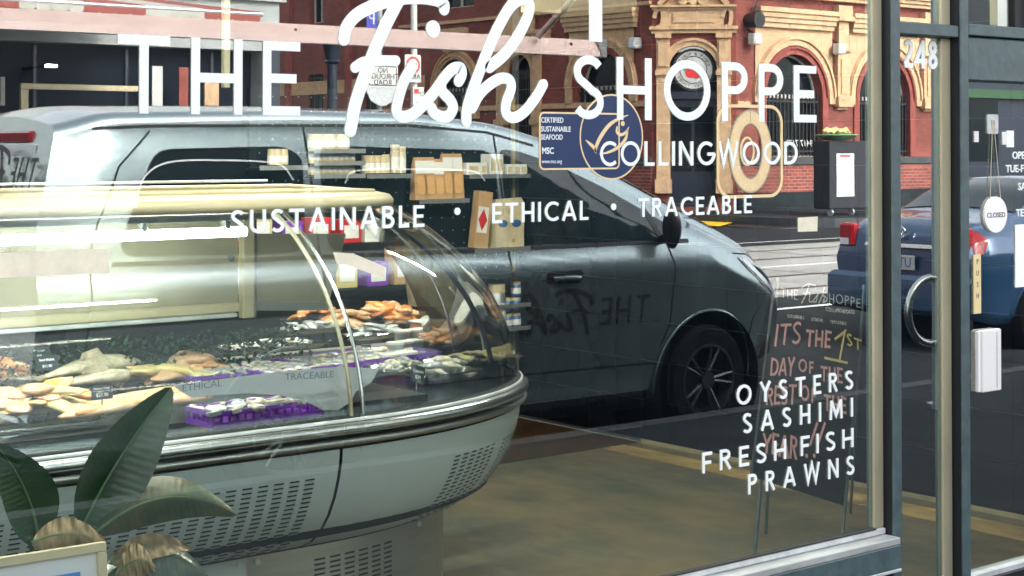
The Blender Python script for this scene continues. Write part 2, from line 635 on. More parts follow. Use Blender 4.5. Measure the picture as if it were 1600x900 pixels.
mat('leaf_green', (.006, .028, .010), .3, col2=(.022, .075, .022), scale=9, stretch=(1, 1, 1), coat=.12, bump=.25, bscale=24)
mat('leaf_dry', (.42, .30, .14), .6, var=.25, scale=14, stretch=(1, 4, 1))
mat('frame_wood', (.80, .68, .42), .5, var=.06, scale=6, stretch=(.3, 1, 4))
mat('mount_white', (.93, .94, .94), .6)
mat('print_blue', (.10, .32, .85), .5)
mat('carton', (.52, .32, .15), .7, var=.12, scale=9)
mat('pack_orange', (.72, .40, .16), .5, var=.12, scale=9)
mat('jar_beige', (.62, .52, .33), .5, var=.15, scale=12)
mat('jar_yellow', (.62, .50, .22), .5, var=.15, scale=12)
mat('tin_blue', (.06, .16, .38), .3, metal=.3)
mat('chalk_pink', (.88, .46, .44), .8, var=.12, scale=30)
mat('chalk_yellow', (.88, .72, .26), .8, var=.08, scale=30)
mat('chalk_white', (.72, .72, .64), .8)
mat('chalkboard', (.014, .020, .022), .35, var=.2, scale=5)
mat('van_paint', (.43, .525, .545), .24, metal=.93, coat=.9, bump=.0)
mat('van_glass', (.010, .020, .024), .03, spec=.7)
mat('rubber', (.006, .006, .007), .9, spec=.2)
mat('trim_black', (.014, .015, .017), .45)
mat('alloy', (.10, .11, .12), .3, metal=.8)
mat('lamp_clear', (.70, .75, .78), .08, spec=.8)
mat('lamp_bright', (.88, .92, .94), .1, metal=.6)
mat('lamp_red', (.34, .006, .010), .15, coat=.5)
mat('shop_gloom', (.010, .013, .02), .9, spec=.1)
mat('chrome', (.85, .86, .87), .08, metal=1.0)
mat('car_blue', (.025, .075, .16), .22, metal=.35, coat=1.0)
mat('lamp_orange', (.95, .35, .03), .3)
mat('board_black', (.012, .014, .02), .45)
mat('food_green', (.12, .28, .14), .6, var=.3, scale=20)
mat('sensor_white', (.82, .82, .80), .4)
mat('push_cream', (.80, .66, .34), .45)
mat('string', (.62, .57, .44), .8)
glassmat('shop_glass', .20, tint=(.96, 1.0, .985), edge=.20, wob=.035)
glassmat('clear_glass', .07, tint=(.97, 1, .985), edge=.8)
glassmat('bag_film', .18, tint=(.9, .92, .9), rough=.1, edge=.3)


def brickmat(name, c1, c2, mortar, sc=1.0, rot=None):
    m, t, b = _new(name)
    tc = t.nodes.new('ShaderNodeTexCoord')
    sp = t.nodes.new('ShaderNodeSeparateXYZ'); cb = t.nodes.new('ShaderNodeCombineXYZ')
    ad = t.nodes.new('ShaderNodeMath'); ad.operation = 'ADD'
    t.links.new(tc.outputs['Object'], sp.inputs[0])
    t.links.new(sp.outputs['X'], ad.inputs[0]); t.links.new(sp.outputs['Y'], ad.inputs[1])
    t.links.new(ad.outputs[0], cb.inputs['X']); t.links.new(sp.outputs['Z'], cb.inputs['Y'])
    br = t.nodes.new('ShaderNodeTexBrick')
    br.inputs['Color1'].default_value = (*c1, 1); br.inputs['Color2'].default_value = (*c2, 1)
    br.inputs['Mortar'].default_value = (*mortar, 1)
    br.inputs['Scale'].default_value = 1.0
    br.inputs['Brick Width'].default_value = .24 * sc; br.inputs['Row Height'].default_value = .086 * sc
    br.inputs['Mortar Size'].default_value = .009 * sc
    t.links.new(cb.outputs[0], br.inputs['Vector'])
    nz = t.nodes.new('ShaderNodeTexNoise'); nz.inputs['Scale'].default_value = .9; nz.inputs['Detail'].default_value = 8
    t.links.new(tc.outputs['Object'], nz.inputs['Vector'])
    mr = t.nodes.new('ShaderNodeMapRange'); mr.inputs['From Min'].default_value = .3; mr.inputs['From Max'].default_value = .7
    mr.inputs['To Min'].default_value = .7; mr.inputs['To Max'].default_value = 1.25
    t.links.new(nz.outputs[0], mr.inputs['Value'])
    sc_ = t.nodes.new('ShaderNodeVectorMath'); sc_.operation = 'SCALE'
    t.links.new(br.outputs['Color'], sc_.inputs[0]); t.links.new(mr.outputs[0], sc_.inputs['Scale'])
    t.links.new(sc_.outputs[0], b.inputs['Base Color'])
    bp = t.nodes.new('ShaderNodeBump'); bp.inputs['Strength'].default_value = .5; bp.inputs['Distance'].default_value = .008; bp.invert = True
    t.links.new(br.outputs['Fac'], bp.inputs['Height']); t.links.new(bp.outputs[0], b.inputs['Normal'])
    b.inputs['Roughness'].default_value = .8
    MATS[name] = m


brickmat('red_brick', (.27, .058, .040), (.18, .038, .028), (.16, .07, .05))
brickmat('brick_low', (.30, .054, .040), (.16, .030, .026), (.30, .20, .15))


def stripeleaf(name, c1, c2, sc=90):
    m, t, b = _new(name)
    tc = t.nodes.new('ShaderNodeTexCoord')
    wv = t.nodes.new('ShaderNodeTexWave'); wv.inputs['Scale'].default_value = sc; wv.inputs['Distortion'].default_value = 3.0
    wv.inputs['Detail'].default_value = 2; wv.bands_direction = 'DIAGONAL'
    nz = t.nodes.new('ShaderNodeTexNoise'); nz.inputs['Scale'].default_value = 14
    t.links.new(tc.outputs['Object'], wv.inputs['Vector']); t.links.new(tc.outputs['Object'], nz.inputs['Vector'])
    ml = t.nodes.new('ShaderNodeMath'); ml.operation = 'MULTIPLY'
    t.links.new(wv.outputs['Fac'], ml.inputs[0]); t.links.new(nz.outputs[0], ml.inputs[1])
    cr = t.nodes.new('ShaderNodeValToRGB')
    cr.color_ramp.elements[0].position = .12; cr.color_ramp.elements[1].position = .38
    cr.color_ramp.elements[0].color = (*c1, 1); cr.color_ramp.elements[1].color = (*c2, 1)
    t.links.new(ml.outputs[0], cr.inputs[0]); t.links.new(cr.outputs[0], b.inputs['Base Color'])
    b.inputs['Roughness'].default_value = .45
    MATS[name] = m


mat('leaf_mixed', (.012, .045, .014), .4, col2=(.085, .08, .028), scale=16, bump=.2)
mat('leaf_withered', (.15, .11, .05), .6, col2=(.38, .28, .14), scale=18, bump=.4)
# ================================================================ THE STREET (in front of the shop; seen mirrored in its glass)
MB().quad((-300, -300, -.2), (300, -300, -.2), (300, -4.0, -.2), (-300, -4.0, -.2)).build('road', 'asphalt', kind='structure')
MB().box((-60, -3.86, -.3), (60, .0, 0)).build('footpath', 'footpath_stone', kind='structure')
fp = MB().box((-60, -4.0, -.3), (60, -3.864, .002)).build('kerb', 'kerb_stone', kind='structure')
far = MB()
far.box((-60, -60, -.3), (18.0, -20.95, 0)); far.box((29.2, -24.9, -.3), (90, -20.95, 0)); far.box((28.15, -60, -.3), (29.2, -22.1, 0))
far.prism([(29.2, -22.1), (28.15, -22.1), (28.3, -21.5), (28.7, -21.1), (29.2, -20.95)], -.3, 0, lambda u, v, h: (u, v, h))
farfp = far.build('far_footpath', 'footpath_stone', kind='structure')
k = MB(); k.box((29.2, -20.95, -.3), (90, -20.8, .003)); k.box((-60, -20.95, -.3), (18.0, -20.8, .003)); k.box((18.004, -60, -.3), (18.15, -20.8, .003)); k.box((28.0, -60, -.3), (28.146, -22.1, .003))
k.strip([(28.08, -22.1), (28.23, -21.47), (28.65, -21.03), (29.2, -20.87)], .15, -.3, .004, lambda u, v, h: (u, v, h))
k.build('far_kerb', 'kerb_stone', kind='structure')
# tram tracks: pale concrete bed with four grooved rails
tb = MB().quad((-120, -17.4, -.196), (120, -17.4, -.196), (120, -10.3, -.196), (-120, -10.3, -.196)).build('tram_track', 'track_concrete', kind='structure')
for yy in (-11.0, -12.44, -14.9, -16.34):
    MB().quad((-120, yy - .06, -.192), (120, yy - .06, -.192), (120, yy + .06, -.192), (-120, yy + .06, -.192)).build('rail', 'rail_steel', tb)
rm = MB().quad((-60, -13.78, -.191), (60, -13.78, -.191), (60, -13.62, -.191), (-60, -13.62, -.191))
rm.quad((-60, -9.35, -.191), (60, -9.35, -.191), (60, -9.22, -.191), (-60, -9.22, -.191))
rm.quad((20, -18.1, -.191), (60, -18.1, -.191), (60, -18.2, -.191), (20, -18.2, -.191))
rm.build('road_marking', 'road_paint', kind='structure')
# transverse joints in the track bed
j = MB()
for i in range(-10, 30):
    j.quad((i * 3, -17.4, -.1935), (i * 3 + .04, -17.4, -.1935), (i * 3 + .04, -10.3, -.1935), (i * 3, -10.3, -.1935))
j.build('joint', 'kerb_stone', tb)['kind'] = 'stuff'
a, b_, c_, d_ = [onZ(*q, -.18) for q in ((1068, 342), (1158, 346), (1122, 355), (1085, 353))]
p = [Vector((q.x, -q.y, -.15)) for q in (a, b_, c_, d_)]
ry = MB()
ry.v = [tuple(q) for q in p] + [(q.x, q.y, -.16) for q in p]
ry.f = [(0, 1, 2, 3), (4, 5, 6, 7), (0, 1, 5, 4), (1, 2, 6, 5), (2, 3, 7, 6), (3, 0, 4, 7)]
ry.build('road_plate', 'yellow_paint', label='yellow plate lying on the road by the far side street corner', cat='ramp')
c = onZ(1205, 354, -.2)
MB().cyl((c.x, -c.y, -.199), 1.0, .02, 24).build('manhole_cover', 'rail_steel', label='dark oval manhole cover in the road by the far kerb', cat='manhole cover')

# ---------------------------------------------------------------- walls with openings
def wall_mesh(mp, u0, u1, z0, z1, ops, depth=.28, side=1):
    "a wall with arched or square openings; op = (centre, width, sill, spring, rise)"
    w = MB()
    ops = sorted(ops)
    edges = [u0]
    cols = {}
    for o in ops:
        edges += [o[0] - o[1] / 2, o[0] + o[1] / 2]
    edges.append(u1)
    for i in range(0, len(edges), 2):
        w.quad(mp(edges[i], z0, 0), mp(edges[i + 1], z0, 0), mp(edges[i + 1], z1, 0), mp(edges[i], z1, 0))
    byc = {}
    for o in ops:
        byc.setdefault((round(o[0], 3), round(o[1], 3)), []).append(o)
    return w, edges


def facade(root, mp, u0, u1, z0, z1, ops, m, depth=.28, name='wall'):
    w = MB()
    cols = {}
    for o in ops:
        cols.setdefault((o[0] - o[1] / 2, o[0] + o[1] / 2), []).append(o)
    ks = sorted(cols)
    x = u0
    for a, b in ks:
        w.quad(mp(x, z0, 0), mp(a, z0, 0), mp(a, z1, 0), mp(x, z1, 0))
        zz = z0
        for o in sorted(cols[(a, b)], key=lambda q: q[2]):
            c, wd, sill, spring, rise = o
            w.quad(mp(a, zz, 0), mp(b, zz, 0), mp(b, sill, 0), mp(a, sill, 0))
            n = 16 if rise > 0 else 1
            pts = [(c - wd / 2 * math.cos(PI * i / n), spring + rise * math.sin(PI * i / n)) for i in range(n + 1)] if rise > 0 else [(a, spring), (b, spring)]
            top = spring + rise + .02
            for i in range(len(pts) - 1):
                (ua, za), (ub, zb) = pts[i], pts[i + 1]
                w.quad(mp(ua, za, 0), mp(ub, zb, 0), mp(ub, top, 0), mp(ua, top, 0))
                w.quad(mp(ua, za, 0), mp(ub, zb, 0), mp(ub, zb, depth), mp(ua, za, depth))
            w.quad(mp(a, sill, 0), mp(a, spring, 0), mp(a, spring, depth), mp(a, sill, depth))
            w.quad(mp(b, sill, 0), mp(b, spring, 0), mp(b, spring, depth), mp(b, sill, depth))
            w.quad(mp(a, sill, 0), mp(b, sill, 0), mp(b, sill, depth), mp(a, sill, depth))
            zz = top
        w.quad(mp(a, zz, 0), mp(b, zz, 0), mp(b, z1, 0), mp(a, z1, 0))
        x = b
    w.quad(mp(x, z0, 0), mp(u1, z0, 0), mp(u1, z1, 0), mp(x, z1, 0))
    return w.build(name, m, root)


def bar(mp, u0, u1, z0, z1, proud, inset=0.0):
    "a box on a wall face between u0..u1, z0..z1, standing proud"
    m = MB()
    P = [mp(u, z, d) for d in (inset, -proud) for z in (z0, z1) for u in (u0, u1)]
    m._add(P, [(0, 1, 3, 2), (4, 6, 7, 5), (0, 2, 6, 4), (1, 5, 7, 3), (2, 3, 7, 6), (0, 4, 5, 1)])
    return m


def arched_window(root, mp, c, w, sill, spring, rise, depth=.28, bars=0, name='window', glass='dark_glass', frame='window_frame_paint'):
    n = 16
    ou = [(c - w / 2, sill)] + [(c - w / 2 * math.cos(PI * i / n), spring + rise * math.sin(PI * i / n)) for i in range(n + 1)] + [(c + w / 2, sill)] if rise > 0 else [(c - w / 2, sill), (c - w / 2, spring), (c + w / 2, spring), (c + w / 2, sill)]
    fr = MB().strip(ou, .10, depth - .06, depth - .004, lambda u, v, h: mp(u, v, h), closed=True)
    f = fr.build(name, frame, root)
    MB().prism(ou, depth - .012, depth, lambda u, v, h: mp(u, v, h)).build('pane', glass, f)
    t = MB()
    t.join(bar(mp, c - w / 2, c + w / 2, spring - .05, spring + .05, -(depth - .07), depth - .02))
    t.join(bar(mp, c - .03, c + .03, sill, spring, -(depth - .065), depth - .02))
    t.build('glazing_bar', frame, f)
    if bars:
        g = MB()
        for i in range(bars):
            u = c - w / 2 + w * (i + .5) / bars
            g.join(bar(mp, u - .018, u + .018, sill + .02, spring + .1, -.06, .10))
        g.join(bar(mp, c - w / 2, c + w / 2, spring - .16, spring - .1, -.05, .11))
        g.join(bar(mp, c - w / 2, c + w / 2, sill + .12, sill + .17, -.05, .11))
        g.build('security_bars', 'black_iron', f)
    return f


def archivolt(root, mp, c, w, sill, spring, rise, wid, proud, m='cream_render', name='arch_moulding'):
    n = 20
    r = w / 2 + wid / 2
    line = [(c - r, sill)] + [(c - r * math.cos(PI * i / n), spring + (rise + wid / 2) * math.sin(PI * i / n)) for i in range(n + 1)] + [(c + r, sill)]
    MB().strip(line, wid, .0, -proud, lambda u, v, h: mp(u, v, h)).build(name, m, root)
    r2 = w / 2 + wid * .78
    line = [(c - r2, spring)] + [(c - r2 * math.cos(PI * i / n), spring + (rise + wid * .78) * math.sin(PI * i / n)) for i in range(n + 1)] + [(c + r2, spring)]
    MB().strip(line, wid * .26, .0, -proud - .05, lambda u, v, h: mp(u, v, h)).build('arch_rim', m, root)


def cornice(root, mp, u0, u1, z0, z1, proud, steps=4, m='cream_render', name='cornice'):
    q = MB()
    for i in range(steps):
        a = z0 + (z1 - z0) * i / steps; b = z0 + (z1 - z0) * (i + 1) / steps - .008
        pr = proud * (.35 + .65 * (i + 1) / steps)
        q.join(bar(mp, u0 - pr * .6, u1 + pr * .6, a, b, pr))
    return q.build(name, m, root)


# ---------------------------------------------------------------- the red corner building
CX, CY = 28.25, -26.47      # side-street end of the splayed corner
FX, FY = 29.72, -25.0       # main-street end
red = thing('corner_building', 'ornate red brick corner building with cream arches across the street', 'building', (FX, FY, 0))
mf = lambda u, z, d: (FX + u, FY - d, z)                       # main street face
ms = lambda u, z, d: (CX + d, CY - u, z)                       # side street face
_c = Vector((CX - FX, CY - FY)).normalized(); _n = Vector((-_c.y, _c.x))
if _n.dot(Vector((-1, 1))) < 0: _n = -_n
mc = lambda u, z, d: (FX + _c.x * u - _n.x * d, FY + _c.y * u - _n.y * d, z)
F1 = (2.12, 2.14, 1.35, 2.9, 1.07); F2 = (5.75, 2.14, 1.35, 2.9, 1.07); F3 = (9.4, 2.14, 1.35, 2.9, 1.07)
up = [(c, 1.1, 6.6, 8.6, .0) for c in (2.12, 5.75, 9.4)]
facade(red, mf, 0, 8, 0.0, 10.5, [F1, F2] + [(c, 2.14, 6.6, 8.6, 0) for c in (2.12, 5.75)], 'red_brick')
S1 = (1.85, 1.84, 1.35, 3.13, .92); S2 = (5.14, 1.02, 1.35, 3.62, .5); S3 = (8.1, 1.74, 1.35, 3.25, .87)
S4 = (12.4, .8, 1.3, 3.85, 0); S5 = (15.6, .9, 1.3, 3.95, 0)
facade(red, ms, 0, 22, 0.0, 10.5, [S1, S2, S3, S4, S5] + [(c, w_, 5.6, 8.2, 0) for c, w_ in ((1.85, 1.84), (5.14, 1.02), (8.1, 1.74), (12.4, .8), (15.6, .9))], 'red_brick')
DO = (1.06, 1.18, .12, 3.52, .59)
facade(red, mc, 0, 2.079, 0.0, 10.5, [DO], 'red_brick')
for o in (F1, F2): arched_window(red, mf, *o, bars=15)
for o in (S1, S2, S3): arched_window(red, ms, *o, bars=11)
for o in (S4, S5): arched_window(red, ms, *o, bars=7)
for c in (2.12, 5.75): arched_window(red, mf, c, 2.14, 6.6, 8.6, 0)
for c, w_ in ((1.85, 1.84), (5.14, 1.02), (8.1, 1.74), (12.4, .8), (15.6, .9)): arched_window(red, ms, c, w_, 5.6, 8.2, 0)
MB().box((CX + .2, -48.4, 10.5), (37.7, FY - 1.5, 10.7)).build('roof', 'grey_wall', red)
# stone plinth, sill course, brick dado lower bricks
for q, mp, u1 in ((0, mf, 8), (1, ms, 22)):
    bar(mp, .0, u1, 0, .46, .07).build('plinth', 'footpath_stone', red)
    bar(mp, .0, u1, .462, 1.16, .03).build('dado', 'brick_low', red)
    bar(mp, .0, u1, 1.162, 1.34, .09).build('sill_course', 'kerb_stone', red)
for o, mp in ((F1, mf), (F2, mf)):
    archivolt(red, mp, o[0], o[1], 1.35, o[3], o[4], .22, .05, 'red_paint_wall', 'brick_arch')
    archivolt(red, mp, o[0], o[1] + .46, 2.72, o[3], o[4] + .23, .24, .09)
    cornice(red, mp, o[0] - 1.35, o[0] + 1.35, 4.62, 5.12, .28)
    # broad cream spandrel panel round the arch, cut to the curve
    n = 20; sp = MB(); R0 = o[1] / 2 + .40
    for i in range(n):
        a, b = PI * i / n, PI * (i + 1) / n
        pa = (o[0] - R0 * math.cos(a), o[3] + R0 * math.sin(a)); pb = (o[0] - R0 * math.cos(b), o[3] + R0 * math.sin(b))
        q = 4.62
        sp.quad(mp(pa[0], pa[1], -.035), mp(pb[0], pb[1], -.035), mp(pb[0], q, -.035), mp(pa[0], q, -.035))
    sp.build('spandrel', 'cream_render', red)
o = S1
archivolt(red, ms, o[0], o[1], 1.35, o[3], o[4], .16, .05, 'red_paint_wall', 'brick_arch')
archivolt(red, ms, o[0], o[1] + .34, 2.75, o[3], o[4] + .17, .26, .09)
cornice(red, ms, o[0] - 1.25, o[0] + 1.25, 4.62, 5.12, .26)
n = 20; sp = MB(); R0 = o[1] / 2 + .32
for i in range(n):
    a, b = PI * i / n, PI * (i + 1) / n
    pa = (o[0] - R0 * math.cos(a), o[3] + R0 * math.sin(a)); pb = (o[0] - R0 * math.cos(b), o[3] + R0 * math.sin(b))
    sp.quad(ms(pa[0], pa[1], -.035), ms(pb[0], pb[1], -.035), ms(pb[0], 4.62, -.035), ms(pa[0], 4.62, -.035))
sp.build('spandrel', 'cream_render', red)
archivolt(red, ms, S2[0], S2[1], 2.2, S2[3], S2[4], .16, .09)
archivolt(red, ms, S3[0], S3[1], 2.4, S3[3], S3[4], .12, .07)
archivolt(red, ms, S3[0], S3[1] + .26, 2.4, S3[3], S3[4] + .13, .14, .05, 'cream_dark')
# aedicule round the narrow side window: half columns, bracketed head
for s in (-1, 1):
    q = MB()
    q.join(bar(ms, S2[0] + s * .78 - .12, S2[0] + s * .78 + .12, 1.34, 4.25, .16))
    q.join(bar(ms, S2[0] + s * .78 - .17, S2[0] + s * .78 + .17, 2.2, 2.36, .22))
    q.join(bar(ms, S2[0] + s * .78 - .17, S2[0] + s * .78 + .17, 4.1, 4.3, .24))
    q.build('half_column', 'cream_render', red)
cornice(red, ms, S2[0] - 1.1, S2[0] + 1.1, 4.3, 4.75, .32)
q = bar(ms, S2[0] - .62, S2[0] + .62, 4.76, 5.5, .14); q.join(bar(ms, S2[0] - .42, S2[0] + .42, 5.5, 5.95, .12)); q.build('head_panel', 'cream_render', red)
q = bar(ms, S3[0] - .45, S3[0] + .45, 4.35, 4.85, .12); q.join(bar(ms, S3[0] - .6, S3[0] + .6, 4.85, 5.0, .2)); q.build('keystone', 'cream_render', red)
# string courses
bar(ms, .0, 22, 2.62, 2.76, .06).build('string_course', 'cream_render', red)
for a, b in ((0.0, .45), (3.75, 4.15), (7.4, 8)):
    bar(mf, a, b, 2.58, 2.74, .07).build('string_course', 'cream_render', red)
bar(ms, 9.6, 22, 3.3, 3.72, .03).build('band', 'cream_dark', red)
bar(ms, 0, 22, 5.15, 5.24, .08).build('thin_string', 'cream_render', red)
for u in (11.0, 13.6, 17.2):
    bar(ms, u - .14, u + .14, 0.46, 10.4, .12).build('brick_pilaster', 'red_paint_wall', red)
cornice(red, mf, 0, 8, 5.4, 5.8, .35); cornice(red, ms, 0, 22, 9.7, 10.45, .5)
# pilaster between the arches on the main face
for u in (3.95, 7.58):
    q = MB()
    q.join(bar(mf, u - .24, u + .24, 2.74, 4.1, .12)); q.join(bar(mf, u - .3, u + .3, 2.66, 2.82, .2))
    q.join(bar(mf, u - .27, u + .27, 2.84, 2.94, .17)); q.join(bar(mf, u - .3, u + .3, 4.1, 4.24, .2))
    q.join(bar(mf, u - .2, u + .2, 4.24, 4.9, .13)); q.join(bar(mf, u - .34, u + .34, 4.9, 5.02, .26))
    q.join(bar(mf, u - .28, u + .28, 5.02, 5.3, .2)); q.join(bar(mf, u - .12, u + .12, 3.0, 3.9, .15))
    q.build('pilaster', 'cream_render', red)
# doorcase on the splay
q = MB()
for s in (.30, 1.79):
    q.join(bar(mc, s - .17, s + .17, .46, 4.35, .10)); q.join(bar(mc, s - .21, s + .21, .46, .8, .14))
    q.join(bar(mc, s - .2, s + .2, 3.38, 3.5, .16)); q.join(bar(mc, s - .2, s + .2, 4.3, 4.42, .2)); q.join(bar(mc, s - .12, s + .12, 3.6, 4.2, .15))
q.build('pilaster', 'cream_render', red)
cornice(red, mc, .06, 2.02, 4.42, 4.6, .18, 2)
q = bar(mc, .3, 1.79, 4.6, 5.0, .10); q.join(bar(mc, .55, 1.55, 4.68, 4.93, .13)); q.build('frieze', 'cream_render', red)
cornice(red, mc, .12, 1.98, 5.0, 5.12, .22, 2)
for s in (.2, 1.88):
    cc = [(s + (.13 * math.cos(a) * (1 - a / 9)), 4.8 + .24 * math.sin(a)) for a in [i * .5 for i in range(12)]]
    MB().strip(cc, .1, 0, -.12, mc).build('scroll', 'cream_render', red)
MB().strip([(.2, 5.12), (.5, 5.45), (.78, 5.3), (1.06, 5.62), (1.34, 5.3), (1.62, 5.45), (1.9, 5.12)], .13, 0, -.2, mc).build('pediment', 'cream_render', red)
MB().prism([(.3, 5.12), (1.8, 5.12), (1.3, 5.5), (.8, 5.5)], 0, -.08, mc).build('tympanum', 'cream_render', red)
for s in (.82, 1.06, 1.30):
    MB().prism(circ(16, .12, s, 5.24), -.08, -.18, mc).build('boss', 'cream_render', red)
archivolt(red, mc, DO[0], DO[1], 3.5, DO[3], DO[4], .2, .06)
# sign of the corner shop in the fanlight, dark doors under it
sg = MB().prism(circ(40, .53, 1.05, 3.52), .14, .06, mc).build('round_sign', 'sign_black', red, label='round white fruit and vegetable shop sign with red cherries in the fanlight')
MB().prism(circ(40, .47, 1.05, 3.52), .059, .055, mc).build('sign_face', 'sign_white', sg)
MB().strip(circ(36, .335, 1.05, 3.52), .02, .0545, .05, mc, closed=True).build('ring', 'sign_black', sg)
MB().prism(circ(16, .12, .98, 3.42), .054, .045, mc).join(MB().prism(circ(16, .12, 1.13, 3.44), .0535, .044, mc)).build('cherry', 'sign_red', sg)
MB().strip([(.98, 3.5), (1.08, 3.75), (1.13, 3.55)], .02, .054, .05, mc).build('stalk', 'black_iron', sg)
MB().prism(circ(16, .09, 1.22, 3.6, ry=.12), .054, .046, mc).build('leaf', 'food_green', sg)


def ringtext(s, r, a0, da, flip=False, size=.11):
    for i, ch in enumerate(s):
        if ch == ' ': continue
        a = math.radians(a0 + da * i)
        ca, sa = math.cos(a), math.sin(a)
        # on the splay seen from the street u grows to the left, so mirror u
        def fn(u, v, h, ca=ca, sa=sa):
            up_ = (ca, sa) if not flip else (-ca, -sa)
            rt = (up_[1], -up_[0])
            x = r * ca + u * rt[0] + (v - size * .36) * up_[0]
            y = r * sa + u * rt[1] + (v - size * .36) * up_[1]
            return mc(1.05 - x, 3.52 + y, .054 - h)
        text('letter', ch, 'sign_black', sg, fn, size, 'CENTER', .003, bold=.01)


ringtext('FITZROY & PINKS', .40, 165, -10.5)
ringtext('FRUIT VEGIES', .40, 208, 11.5, flip=True)
dr = MB().join(bar(mc, .47, 1.65, .12, 2.8, -.2, .24)).build('door', 'dark_navy', red)
bar(mc, .47, 1.65, 2.8, 2.98, -.05, .26).build('transom', 'dark_navy', red)
bar(mc, .56, 1.02, 1.0, 2.6, -.185, .2).build('door_pane', 'dark_glass', dr)
bar(mc, 1.1, 1.56, 1.0, 2.6, -.184, .2).build('door_pane', 'dark_glass', dr)
text('telephone_number', '9417 7170', 'sign_white', red, lambda u, v, h: (FX + 2.9 - u, FY + .02 - .07 + h, 1.62 + v), .24, thick=.004)
text('window_lettering', '9419 2020', 'sign_white', red, lambda u, v, h: (CX + .05 - h, CY - 1.2 - u, 2.1 + v), .2, thick=.004)
text('window_lettering', 'FITZROY & PINKS', 'sign_white', red, lambda u, v, h: (CX + .05 - h, CY - 1.05 - u, 2.38 + v), .15, thick=.004)
# wall lamps and floodlights between the arches
lamp_spots = [mir(1310, 76, 27.9), mir(1005, 52, 28.0 + 2.0), mir(1165, 48, 27.8)]
wl = thing('wall_lamp', 'white box floodlight on the red wall right of the middle arch', 'lamp', (FX + 3.75, FY + .25, 4.15), 'floodlights on the corner building')
wl.location = (FX + 3.62, FY + .25, 4.15)
w_ = worldloc(wl)
MB().box((w_.x - .14, w_.y - .12, w_.z - .14), (w_.x + .14, w_.y + .1, w_.z + .14), ch=.02).build('housing', 'sign_white', wl)
MB().box((w_.x - .1, w_.y + .1, w_.z - .1), (w_.x + .1, w_.y + .12, w_.z + .1)).build('lens', 'lamp_clear', wl)
MB().tube([(w_.x, w_.y - .05, w_.z + .14), (w_.x, w_.y - .25, w_.z + .25)], .03).build('bracket', 'black_iron', wl)
dup(wl, (CX - .15, CY - .45, 4.2), 'white box floodlight on the red wall left of the corner door', rotz=PI / 2)
dup(wl, (FX + .42, FY + .25, 4.28), 'white box floodlight on the red wall right of the corner door')
hs_ = thing('horn_speaker', 'dark round wall speaker above the floodlight right of the corner door', 'speaker', (FX + .42, FY + .2, 4.75))
w_ = worldloc(hs_)
MB().cyl((w_.x, w_.y - .2, w_.z), .17, .4, 20, 'y', r2=.2).build('body', 'black_plastic', hs_)
MB().tube([(w_.x, w_.y, w_.z + .2), (w_.x + .25, w_.y - .1, w_.z + .5), (w_.x + .3, w_.y - .18, w_.z + 1.2)], .02).build('cable', 'black_iron', hs_)
# black menu stand on castors with a bowl of food
c = mir(1320, 327, 25.2); MX, MY = c.x, c.y
mn = thing('menu_stand', 'black menu stand on castors with a white menu before the red building', 'menu stand', (MX, MY, 0))
MB().box((MX - .85, MY - .25, .16), (MX + .95, MY + .25, 1.75), ch=.02).build('body', 'board_black', mn)
pa = MB().box((MX - .60, MY + .251, .45), (MX + .02, MY + .258, 1.45)).build('menu', 'paper', mn)
t_ = MB()
for i in range(16):
    z = 1.3 - i * .052; random.seed(i); l = random.uniform(.1, .28)
    t_.quad((MX - .08, MY + .2605, z), (MX - .08 - l, MY + .2605, z), (MX - .08 - l, MY + .2605, z + .018), (MX - .08, MY + .2605, z + .018))
t_.build('menu_text', 'pole_grey', pa)['kind'] = 'stuff'
MB().quad((MX - .12, MY + .2605, 1.37), (MX - .5, MY + .2605, 1.37), (MX - .5, MY + .2605, 1.42), (MX - .12, MY + .2605, 1.42)).build('menu_heading', 'sign_red', pa)
for x in (-.75, .0, .85):
    MB().cyl((MX + x - .02, MY + .18, .08), .08, .05, 14, 'x').build('castor', 'galv', mn)
bw = thing('food_platter', 'green platter of bread on top of the menu stand', 'platter', (MX - .3, MY, 1.75))
MB().lathe([(.0, 1.752), (.3, 1.76), (.52, 1.88), (.5, 1.9), (.0, 1.86)], (MX - .3, MY, 0), 20).build('dish', 'food_green', bw)
for i in range(9):
    a = i * .7
    MB().tube([(MX - .3 + .3 * math.cos(a) - .14, MY + .14 * math.sin(a), 1.93 + .02 * (i % 3)), (MX - .3 + .3 * math.cos(a), MY + .14 * math.sin(a), 2.0 + .03 * (i % 2)), (MX - .3 + .3 * math.cos(a) + .14, MY + .14 * math.sin(a), 1.93)], [.03, .055, .03], 7).build('bread', 'jar_yellow', bw)

